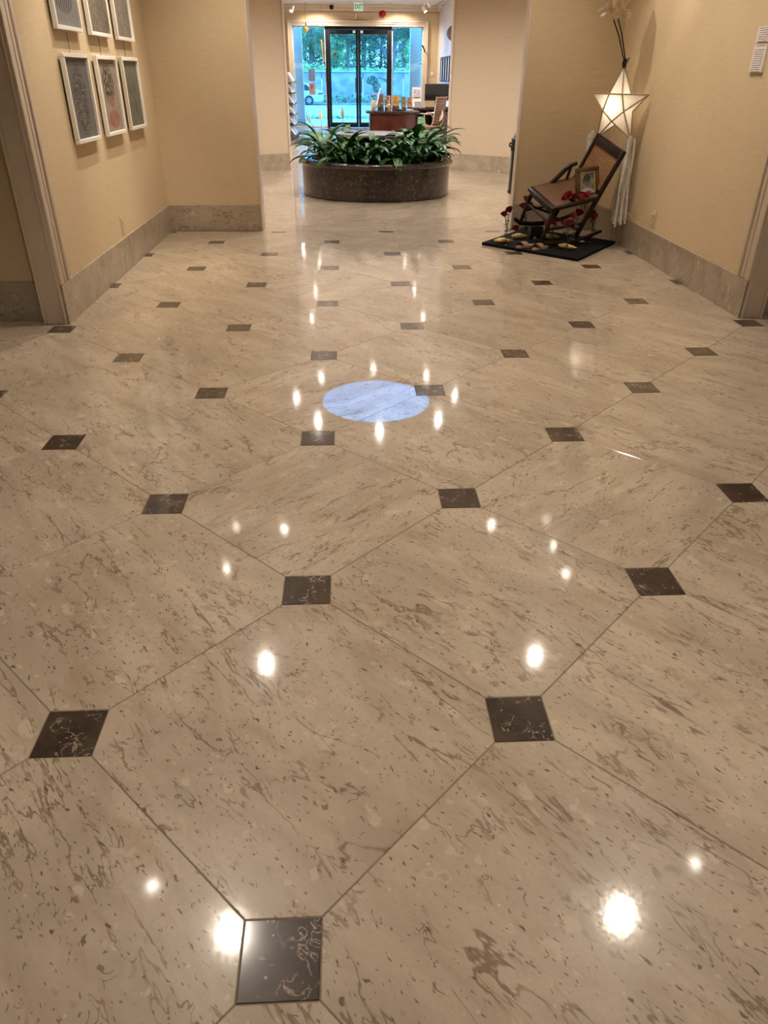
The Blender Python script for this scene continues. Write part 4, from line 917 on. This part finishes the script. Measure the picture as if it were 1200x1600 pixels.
card_stand(592, 600.5, .245, 13.80, leaflet('leaflet_brown', (.16,.07,.035), (.05,.028,.02), (.20,.10,.05)), 'leaflet_stand', 'dark brown leaflet stand behind the glass jar', 'leaflet stand')
card_stand(602.5, 611.5, .225, 13.76, leaflet('leaflet_pale', (.36,.20,.12), (.07,.045,.04), (.50,.40,.32)), 'leaflet_stand', 'leaflet stand with a pale bordered picture', 'leaflet stand')
card_stand(614, 625, .225, 13.72, leaflet('leaflet_yellow', (.42,.22,.035), (.22,.11,.03), (.03,.028,.03)), 'leaflet_stand', 'wide yellow leaflet stand, largest on the desk', 'leaflet stand')
card_stand(628, 636, .205, 13.74, leaflet('leaflet_green', (.20,.14,.06), (.08,.07,.045), (.13,.10,.06)), 'leaflet_stand', 'olive leaflet stand right of the yellow one', 'leaflet stand')
card_stand(638, 646, .200, 13.76, leaflet('leaflet_orange', (.38,.17,.06), (.12,.06,.03), (.28,.15,.09)), 'leaflet_stand', 'orange leaflet stand at the right end of the row', 'leaflet stand')
jr = thing('glass_jar', 'squat clear glass jar in front of the brown leaflet stand', 'jar', (DX(599), 13.60, Z0))
MB().lathe([(.0001,0),(.040,0),(.045,.01),(.045,.08),(.032,.10),(.032,.11)], DX(599), 13.60, Z0, 24).build('glass', M_GLASS, jr); MB().lathe([(.034,.108),(.036,.11),(.036,.125),(.0001,.127)], DX(599), 13.60, Z0, 24).build('lid', M_STEEL, jr)
sb = thing('sanitiser_bottle', 'small tan pump bottle in front of the pale leaflet', 'bottle', (DX(608.5), 13.62, Z0))
MB().lathe([(.0001,0),(.024,0),(.025,.005),(.025,.09),(.012,.105),(.010,.115)], DX(608.5), 13.62, Z0, 20).build('body', plain('tan_bottle', (.50,.33,.19), .3), sb); MB().tube([(DX(608.5),13.62,Z0+.11),(DX(608.5),13.62,Z0+.14),(DX(606),13.62,Z0+.14)], .005, 8).build('pump', M_WHITE, sb)
ph = thing('desk_phone', 'black desk telephone below the yellow leaflet stand', 'phone', (DX(627), 13.60, Z0)); MB().bbox(DX(619), DX(630), 13.54, 13.67, Z0, Z0+.035, .006).build('body', M_RUBBER, ph); MB().tube([(DX(620.5),13.56,Z0+.05),(DX(620.5),13.66,Z0+.055)], .014, 10).build('handset', M_RUBBER, ph)
tag(MB().bbox(DX(637), DX(645.5), 13.52, 13.62, Z0, Z0+.028, .002).build('card_stack', plain('pale_blue_card', (.45,.58,.72), .5)), 'stack of pale blue cards at the right end of the desk', 'cards')
tb = thing('tablet', 'small black tablet on the side desk left of the monitor', 'tablet', (1.50, 14.72, .735)); MB().obox((1.43,14.70,.737), (.135,0,0), (0,.012,0), (0,.05,.10)).build('tablet_body', M_RUBBER, tb, 0); MB().obox((1.45,14.74,.735), (.09,0,0), (0,.07,0), (0,0,.012)).build('stand', M_RUBBER, tb, 0)
sg = thing('sign_holder', 'white framed notice standing behind the tablet', 'sign', (1.50, 15.0, .735)); MB().obox((1.41,15.0,.74), (.17,0,0), (0,.01,0), (0,.03,.32)).build('panel', M_PAPER, sg, 0)
MB().obox((1.43,14.995,.90), (.13,0,0), (0,.004,0), (0,.012,.13)).build('printed_area', plain('lilac_print', (.42,.38,.46), .5, var=.3), sg, 0); MB().box(1.41, 1.58, 14.95, 15.06, .735, .741).build('foot', M_STEEL, sg, 0)

# ------------------------------------------------------------------ brochure rack on the left
rk = thing('brochure_rack', 'tall stepped brochure rack against the left lobby wall', 'rack', (-1.3, 18, 0))
M_RACK = plain('dark_rack', (.06,.055,.055), .5)
MB().bbox(-1.595, -1.575, 17.55, 18.55, .02, 1.34, .003).build('back_panel', M_RACK, rk)
NAMES = ('top', 'second', 'third', 'fourth', 'fifth', 'lowest')
bc = [(.70,.68,.66), (.16,.17,.24), (.55,.50,.50), (.10,.09,.10), (.72,.66,.64), (.05,.05,.06)]
for k in range(6):
    z = 1.10-.205*k; xo = -.945
    sh_ = MB().obox((-1.575,17.56,z), (xo+1.575,0,0), (0,.98,0), (0,0,.012)).build('shelf', M_RACK, rk, 0)
    MB().obox((xo-.004,17.56,z), (.006,0,0), (0,.98,0), (0,0,.035)).build('shelf_lip', M_RACK, rk, 0)
    for q in range(4):
        m = plain('brochure_cover', bc[(k*2+q) % 6], .4, var=.35, scale=14)
        o = MB().obox((xo-.036,17.59+.24*q,z+.0125), (.03,0,0), (0,.20,0), (-.12,0,.185)).build('brochure', m, None, 0)
        tag(o, 'brochure stack on the %s tier of the rack, %s' % (NAMES[k], ('nearest end', 'second from the near end', 'second from the far end', 'farthest end')[q]), 'brochures', 'brochures on the rack')
for y in (17.55, 18.54): MB().bbox(-1.575, -.95, y, y+.012, .0, .11, .003).build('foot', M_RACK, rk)

# ------------------------------------------------------------------ right lobby wall
M_MAT_ = plain('pale_mat', (.62,.60,.62), .6); 
for k, (y0, y1) in enumerate(((19.25,19.62),(19.72,20.09),(20.19,20.56),(20.66,21.03))):
    r = thing('narrow_frame', 'black framed sheet on the right lobby wall, %s' % ('nearest of four', 'second nearest', 'second from the far corner', 'farthest of four')[k], 'picture', (2.64, (y0+y1)/2, 1.12), 0, 'frames on the right lobby wall')
    f = MB(); f.box(2.605,2.638,y0,y1,1.12,1.15).box(2.605,2.638,y0,y1,1.62,1.65).box(2.605,2.638,y0,y0+.035,1.15,1.62).box(2.605,2.638,y1-.035,y1,1.15,1.62); f.build('frame', M_BLACK, r, 0)
    MB().box(2.622,2.638,y0+.035,y1-.035,1.15,1.62).build('sheet', M_MAT_, r, 0)
ds = thing('round_sign', 'round brown disc sign projecting from the right lobby wall', 'sign', (2.45, 17.0, 1.9))
q = Matrix.Translation((2.395,17.0,1.994)) @ Matrix.Rotation(PI/2, 4, 'X'); MB().lathe([(.0001,-.01),(.140,-.01),(.142,0),(.140,.01),(.0001,.01)], n=40).xf(q).build('disc', plain('bronze_disc', (.17,.12,.075), .45), ds)
MB().tube([(2.53,17.0,1.994),(2.64,17.0,1.994)], .010, 8).build('bracket', M_STEEL, ds)
cm = thing('security_camera', 'small white security camera high on the right lobby wall', 'camera', (2.64, 20.95, 2.62)); MB().lathe([(.0001,0),(.055,0),(.055,.02),(.045,.03),(.0001,.035)], 2.575, 20.95, 2.70, 24).build('mount', M_WHITE, cm); MB().ell((2.575,20.95,2.69), .045, .045, .05, 16, 10).build('dome', M_WHITE, cm); MB().ell((2.565,20.915,2.665), .014, .014, .014, 10, 7).build('lens', M_BLACK, cm)
MB().box(2.60,2.64,20.92,20.98,2.70,2.73).build('arm', M_WHITE, cm, 0)
tag(MB().bbox(2.465,2.530,21.985,22.0,1.235,1.325,.004).build('thermostat', M_WHITE), 'small white thermostat on the wall right of the entrance', 'thermostat')
# ------------------------------------------------------------------ over the entrance
M_GREEN = emit('exit_green', (.01,.30,.10), 0.5); M_EXW = emit('exit_panel', (.80,.84,.80), .2)
ex = thing('exit_sign', 'hanging exit sign with green letters above the doors', 'exit sign', (.525, 21.0, 2.6))
MB().bbox(.415,.635,20.99,21.01,2.605,2.775,.003).build('panel', M_EXW, ex); MB().bbox(.45,.60,20.985,21.015,2.775,2.80,.003).build('canopy', M_WHITE, ex)
cu = bpy.data.curves.new('exit_letters', 'FONT'); cu.body = 'EXIT'; cu.size = .115; cu.offset = .004; cu.extrude = .002; cu.align_x = 'CENTER'
to = bpy.data.objects.new('exit_letters', cu); C.objects.link(to); bpy.context.view_layer.update()
me = bpy.data.meshes.new_from_object(to.evaluated_get(bpy.context.evaluated_depsgraph_get())); bpy.data.objects.remove(to)
lt = bpy.data.objects.new('letters', me); C.objects.link(lt); me.materials.clear(); me.materials.append(M_GREEN); lt.parent = ex; lt.location = (0, -.013, .05); lt.rotation_euler = (PI/2, 0, 0); lt.scale = (.78, 1.15, 1); lt['label'] = 'green letters EXIT'
sp_ = thing('ball_camera', 'black ball camera under the ceiling left of the exit sign', 'camera', (-.144, 21.7, 2.66)); MB().ell((-.144,21.7,2.725), .056, .056, .056, 20, 12).build('ball', M_BLACK, sp_); MB().lathe([(.0001,0),(.05,0),(.05,-.03),(.0001,-.03)], -.144, 21.7, 2.80, 24).build('mount', M_WHITE, sp_)
ms = thing('motion_sensor', 'small white door sensor under the exit sign', 'sensor', (.475, 21.98, 2.47)); MB().bbox(.455,.500,21.95,22.0,2.475,2.60,.004).build('body', M_WHITE, ms); MB().bbox(.470,.510,21.94,21.985,2.475,2.49,.003).build('eye', M_RUBBER, ms)
rf = thing('red_rosette', 'round red paper flower on the wall above the doors', 'decoration', (1.167, 21.9, 2.56)); M_ROS = plain('red_paper', (.45,.008,.02), .7, var=.3)
for rr, n, dy in ((.10, 12, 0), (.075, 9, -.018), (.045, 6, -.034)):
    for k in range(n):
        a = 2*PI*k/n+rr*20; e = Vector((math.cos(a), 0, math.sin(a))); c_ = Vector((1.167,21.965+dy,2.615)); s2 = Vector((-math.sin(a),0,math.cos(a)))*rr*.30
        MB().add([c_, c_+e*rr*.6+s2+Vector((0,-.02,0)), c_+e*rr+Vector((0,-.006,0)), c_+e*rr*.6-s2+Vector((0,-.02,0)), c_+Vector((0,.012,0))], [(0,3,2,1),(4,1,2),(4,2,3),(4,0,1),(4,3,0)]).build('petal', M_ROS, rf, 0)
# hanging decorations and an orange strip inside the glass
ys = thing('yellow_star', 'small yellow star lantern hanging before the left sidelight', 'lantern', (-.805, 21.5, 2.235), .2)
star_shape(.10, .03, plain('yellow_paper', (.75,.42,.04), .6), None, ys); MB().tube([(0,0,.10),(0,0,.565)], .003, 6).build('cord', M_BLACK, ys, 35, True); MB().lathe([(.0001,.15),(.012,.15),(.016,.09),(.0001,.085)], n=12).build('cap', M_BLACK, ys, 35, True)
ro = thing('red_ornament', 'small red star ornament with a dark tail hanging before the doors', 'ornament', (-.091, 21.5, 1.72), .1)
star_shape(.062, .02, plain('crimson_paper', (.30,.012,.02), .6), None, ro); MB().tube([(0,0,.06),(0,0,1.08)], .0015, 5).build('thread', M_BLACK, ro, 35, True); MB().tube([(-.02,0,-.03),(-.07,0,-.07),(-.12,0,-.085)], [.012,.009,.002], 6).build('tail', M_DRY, ro, 35, True)
rb = thing('orange_streak', 'long orange ribbon hanging beside the left door jamb', 'streak', (-.41, 21.8, 1.55)); MB().obox((-.425,21.8,1.80), (.03,0,0), (0,.002,0), (-.02,0,.24)).obox((-.410,21.8,1.55), (.018,0,0), (0,.002,0), (-.012,0,.26)).build('strip', plain('orange_streak_colour', (.70,.33,.06), .7), rb, 0); MB().tube([(-.425,21.801,2.03),(-.425,21.801,2.80)], .0015, 5).build('thread', M_BLACK, rb)  # upright orange streak, modelled as two thin strips on a thread
def round_rect(x0, x1, z0, z1, y, r_, th):
    pts = []
    for cx, cz, a0 in ((x1-r_, z1-r_, 0), (x0+r_, z1-r_, PI/2), (x0+r_, z0+r_, PI), (x1-r_, z0+r_, 1.5*PI)):
        pts += [(cx+r_*math.cos(a0+PI/2*k/4), cz+r_*math.sin(a0+PI/2*k/4)) for k in range(5)]
    n = len(pts); mb = MB(); return mb.add([(x,y,z) for x, z in pts]+[(x,y+th,z) for x, z in pts], [tuple(range(n)), tuple(reversed(range(n,2*n)))]+[(i,n+i,n+(i+1) % n,(i+1) % n) for i in range(n)])
tag(round_rect(-.815,-.640,1.105,1.385,22.094,.04,.004).build('window_notice', plain('slate_blue_card', (.14,.20,.32), .5), None, 0), 'slate blue rounded notice stuck on the left sidelight', 'notice')
nt = thing('window_flyer', 'pinkish flyer stuck on the left sidelight below the blue notice', 'notice', (-.728, 22.094, .79)); MB().box(-.812,-.642,22.094,22.098,.79,1.065).build('sheet', plain('pink_flyer', (.40,.28,.34), .6), nt, 0); MB().box(-.78,-.70,22.092,22.094,.93,1.03).build('printed_patch', plain('red_print', (.35,.12,.08), .6, var=.5), nt, 0)
hk = thing('curved_bracket', 'small black curved bracket on the trim right of the window', 'bracket', (2.27, 21.9, 1.80)); MB().tube([(2.285,21.98,1.80),(2.27,21.93,1.83),(2.235,21.88,1.89),(2.20,21.86,1.92)], [.012,.014,.018,.022], 8).build('arm', M_BLACK, hk); MB().bbox(2.265,2.305,21.975,21.982,1.77,1.83,.002).build('plate', M_BLACK, hk)

# ------------------------------------------------------------------ outdoors
M_PAVE = plain('pale_concrete', (.42,.41,.40), .9, var=.15, scale=2); M_ROAD = plain('road_asphalt', (.34,.34,.34), .9, var=.12, scale=1.2); M_CONC = plain('weathered_concrete', (.36,.33,.36), .9, var=.25, scale=1.4)
struct('ground', MB().box(-14, 16, 22.25, 27.2, -.15, -.02), M_PAVE, 'pale pavement outside the doors')
def slope(y0, z0, y1, z1, x0=-40, x1=44): return MB().add([(x0,y0,z0),(x1,y0,z0),(x1,y1,z1),(x0,y1,z1),(x0,y0,z0-.4),(x1,y0,z0-.4),(x1,y1,z1-.4),(x0,y1,z1-.4)], [(0,1,2,3),(4,7,6,5),(0,4,5,1),(2,6,7,3),(1,5,6,2),(3,7,4,0)])
struct('road', slope(27.2, -.05, 61.5, -.66), M_ROAD, 'pale road sloping away outside', smooth=0)
struct('verge', slope(61.5, -.62, 65.2, -.45), plain('verge_soil', (.20,.17,.15), .95, var=.4, scale=3), 'planted verge below the concrete wall', smooth=0)
for x, w_, lb, wd in ((-1.14, .145, 'pale square column outside the left sidelight', .2), (2.115, .145, 'pale square column outside the right sidelight', .2)):
    r = thing('porch_column', lb, 'column', (x, 23.0, -.02)); MB().bbox(x-w_, x+w_, 22.87, 23.15, -.02, 3.2, .006).build('shaft', plain('pale_column', (.55,.55,.58), .8, var=.05, scale=3), r); MB().bbox(x-w_-.02, x+w_+.02, 22.85, 23.17, -.02, .18, .006).build('plinth', M_PAVE, r)
def leaf_cloud(name, m, parent, clouds, n, size, seed, kind=True):
    rg = random.Random(seed); mb = MB(); wts = [c_[3]*c_[5] for c_ in clouds]
    for k in range(n):
        cx, cy, cz, rx, ry, rz = rg.choices(clouds, wts)[0]
        d = Vector((rg.gauss(0,1), rg.gauss(0,1), rg.gauss(0,1))).normalized()*rg.uniform(.45,1)**.5
        p = Vector((cx+d.x*rx, cy+d.y*ry, cz+d.z*rz)); a = Vector((rg.gauss(0,1),rg.gauss(0,1),rg.gauss(0,1))).normalized(); b = a.orthogonal().normalized()
        s2 = size*rg.uniform(.6,1.3); mb.add([p-a*s2, p+b*s2*.4, p+a*s2, p-b*s2*.4], [(0,1,2,3)])
    o = mb.build(name, m, parent, 0); o['kind'] = 'stuff'; return o
wallr = bpy.data.objects.new('wall_street', None); C.objects.link(wallr); wallr['kind'] = 'structure'; wallr['label'] = 'long concrete panel wall across the road'; wallr.location = (0, 65.2, -.6)
for k in range(12): 
    MB().bbox(-17.6+k*3.2+.02, -14.4+k*3.2-.02, 65.2, 65.5, -.7, 1.44, .02, 1).build('concrete_panel', M_CONC, wallr)
MB().bbox(-17.6, 20.8, 65.12, 65.58, 1.44, 1.54, .02, 1).build('coping', M_PAVE, wallr)
struct('bank', slope(65.5, 1.42, 90, 2.1), plain('bank_grass', (.16,.24,.08), .95, var=.4, scale=1.5), 'grassy bank above the concrete wall', smooth=0)
fo = [plain('foliage_bright', (.28,.46,.20), .6, var=.5, scale=1.5), plain('foliage_dark', (.08,.13,.07), .6, var=.5, scale=1.5), plain('foliage_mid', (.18,.28,.14), .6, var=.5, scale=1.5)]
M_BARK = plain('tree_bark', (.16,.14,.13), .9, var=.35, scale=6)
hd = thing('low_shrubs', 'low grey green shrubs along the foot of the concrete wall', 'shrubs', (0, 64, -.55)); hd['kind'] = 'stuff'
leaf_cloud('foliage', fo[2], hd, [(-7+k*1.1, 63.6, -.38, .8, .7, .32) for k in range(18)], 2600, .13, 11)
gs = thing('kerb_grass', 'thin strip of grass along the near kerb', 'grass', (0, 27.3, -.05)); gs['kind'] = 'stuff'
leaf_cloud('blades', fo[2], gs, [(-6+k*.7, 27.35, .0, .5, .14, .07) for k in range(20)], 2600, .05, 12)
def tree(x, y, z0, hgt, lean, clouds, m, n, size, label, seed, rad=.2, branches=()):
    n = int(n*1.5)
    r = thing('tree', label, 'tree', (x, y, z0), 0, 'trees across the road'); top = Vector((x+lean, y, z0+hgt))
    MB().tube([(x,y,z0-.1), (x+lean*.2, y, z0+hgt*.4), (x+lean*.55, y, z0+hgt*.7), top], [rad, rad*.8, rad*.65, rad*.35], 10).build('trunk', M_BARK, r)
    for (t_, dx, dz) in branches:
        p = Vector((x+lean*t_*.8, y, z0+hgt*t_)); MB().tube([p, p+Vector((dx*.5,0,dz*.62)), p+Vector((dx,0,dz))], [rad*.5, rad*.36, rad*.16], 8).build('branch', M_BARK, r)
    leaf_cloud('foliage', m, r, clouds, n, size, seed)
tree(3.30, 58.5, -.62, 4.6, .55, [(3.6,58.3,4.2,1.6,1.2,.9),(2.2,58.3,4.1,1.2,1.0,.8),(.9,58.3,3.9,1.2,1.0,.8),(1.0,58.2,2.9,.55,.5,.4),(2.0,58.2,3.0,.7,.5,.4),(4.8,58.3,4.1,.8,.8,.7),(2.1,58.0,.95,.42,.3,.30),(2.4,58.0,.55,.30,.3,.35)], fo[1], 7500, .075, 'dark leaning tree in front of the concrete wall', 31, .24, ((.5,-1.2,1.6),(.6,-2.2,1.7),(.62,1.1,1.3),(.3,-.9,.4)))
tree(-2.55, 70, 1.5, 4.5, .1, [(-2.6,70,4.4,1.8,1.3,1.2),(-3.6,69.5,3.2,1.0,1,.9),(-1.5,69.6,3.4,1.0,.9,.9)], fo[2], 3600, .10, 'bushy tree above the left end of the concrete wall', 32, .22)
tree(-1.35, 73, 1.6, 4.2, .2, [(-1.2,73,4.4,1.3,1.1,1.3),(-.7,72.8,2.9,.9,.8,.9)], fo[0], 2600, .10, 'bright green tree behind the bushy one', 33, .16)
tree(.55, 71, 1.5, 4.4, -.1, [(.5,71,4.6,1.5,1.1,1.1),(-.3,70.8,3.7,.8,.8,.7)], fo[2], 2600, .10, 'slender tree behind the left door leaf', 34, .15)
tree(2.0, 74, 1.6, 4.8, .1, [(2.0,74,5.2,1.7,1.2,1.1)], fo[2], 2200, .11, 'slender tree behind the right door leaf', 35, .14)
tree(5.2, 72, 1.55, 4.6, .3, [(5.4,72,4.8,1.8,1.2,1.2),(6.2,71.5,3.0,1.0,.9,.9)], fo[0], 2600, .11, 'bright tree behind the right sidelight', 36, .17)
tree(-5.2, 71, 1.55, 4.6, .1, [(-5.2,71,4.2,1.7,1.2,1.6)], fo[0], 2200, .11, 'bright tree far left above the wall', 37, .17)
ORD = ('first', 'second', 'third', 'fourth', 'fifth', 'sixth', 'seventh', 'eighth')
FAR = ['tree of the far row, %s from the left end' % ORD[k] for k in range(8)]+['tree in the middle of the far row behind the doors']+['tree of the far row, %s from the right end' % ORD[7-k] for k in range(8)]
hg = thing('hedge', 'pale green hedge on top of the bank', 'hedge', (1, 68, 1.45)); hg['kind'] = 'stuff'
leaf_cloud('foliage', fo[0], hg, [(-6+k*1.0, 68, 1.62, .7, .5, .18 if k > 4 else .5) for k in range(16)], 2600, .09, 38)
FZ = [(k*1.3-7+.4*math.sin(k*5), 82+3*math.sin(k*2.3), 3.4+.8*math.sin(k*3.1), 1.5, 1.2, 2.0) for k in range(17)]
for k, cl in enumerate(FZ):
    tree(cl[0], cl[1], 1.8, 3.2, .1, [cl, (cl[0]+.3, cl[1], 5.6+.5*math.sin(k*1.7), 1.5, 1.1, 1.3)], fo[(0,2,0,1,2)[k % 5]], 1500, .14, 'tree of the far row beyond the bank, number %d from the left' % (k+1) if False else FAR[k], 50+k, .14)
fe = thing('bank_fence', 'thin dark railing above the concrete wall', 'fence', (1.2, 69, 1.5))
for k in range(15): MB().box(-1.2+k*.32, -1.16+k*.32, 69, 69.04, 1.45, 2.35).build('picket', M_BARK, fe, 0)
MB().box(-1.25, 3.35, 69, 69.03, 2.28, 2.33).build('rail', M_BARK, fe, 0)

# parked car, tail to the right
car = thing('parked_car', 'pale parked car half hidden behind the left column', 'car', (-3.45, 60.9, -.65)); M_CARP = plain('car_paint', (.50,.56,.58), .25, var=.04, coat=.6)
prof = [(-5.55,-.42),(-5.6,-.1),(-5.35,.12),(-4.6,.22),(-3.95,.72),(-3.2,.80),(-2.5,.74),(-1.95,.35),(-1.45,.27),(-1.36,.05),(-1.38,-.36),(-1.6,-.45)]
bm = bmesh.new(); nv = len(prof)
va = [bm.verts.new((x,60.0,z)) for x, z in prof]; vb = [bm.verts.new((x,61.7,z)) for x, z in prof]
bm.faces.new(va[::1]); bm.faces.new(vb[::-1])
for i in range(nv): bm.faces.new((va[i], vb[i], vb[(i+1) % nv], va[(i+1) % nv]))
bmesh.ops.recalc_face_normals(bm, faces=bm.faces[:]); bmesh.ops.bevel(bm, geom=bm.edges[:], offset=.07, segments=3, profile=.5, affect='EDGES')
MB().bm(bm).build('body', M_CARP, car, 50)
def flat(poly, y, th): 
    n = len(poly); return MB().add([(x,y,z) for x, z in poly]+[(x,y+th,z) for x, z in poly], [tuple(range(n)), tuple(reversed(range(n,2*n)))]+[(i,n+i,n+(i+1) % n,(i+1) % n) for i in range(n)])
M_CGL = plain('car_glass', (.03,.04,.05), .08)
flat([(-4.35,.27),(-3.88,.64),(-3.30,.70),(-3.30,.27)], 59.985, .03).build('side_window', M_CGL, car, 0); flat([(-3.22,.27),(-3.22,.70),(-2.58,.66),(-2.15,.30)], 59.985, .03).build('side_window', M_CGL, car, 0)
flat([(-1.75,.02),(-1.75,.16),(-1.40,.18),(-1.38,.06)], 59.98, .04).build('tail_lamp', plain('tail_lamp', (.30,.10,.10), .3), car, 0)
for wx in (-4.75, -2.42):
    q = Matrix.Translation((wx, 59.97, -.335)) @ Matrix.Rotation(PI/2, 4, 'X')
    wl = MB().lathe([(.20,-.20),(.31,-.19),(.325,-.12),(.325,-.03),(.31,.02),(.215,.025)], n=32).xf(q).build('tyre', M_RUBBER, car)
    MB().lathe([(.0001,.0),(.05,.01),(.215,.0),(.215,-.1)], n=32).xf(q).build('rim', plain('dark_rim', (.08,.08,.09), .4), wl)
    for k in range(7):
        a = 2*PI*k/7; MB().obox((-.018,.03,.004), (.036,0,0), (0,.17,0), (0,0,.02)).xf(q @ Matrix.Rotation(a, 4, 'Z')).build('spoke', M_CHROME, wl, 0)
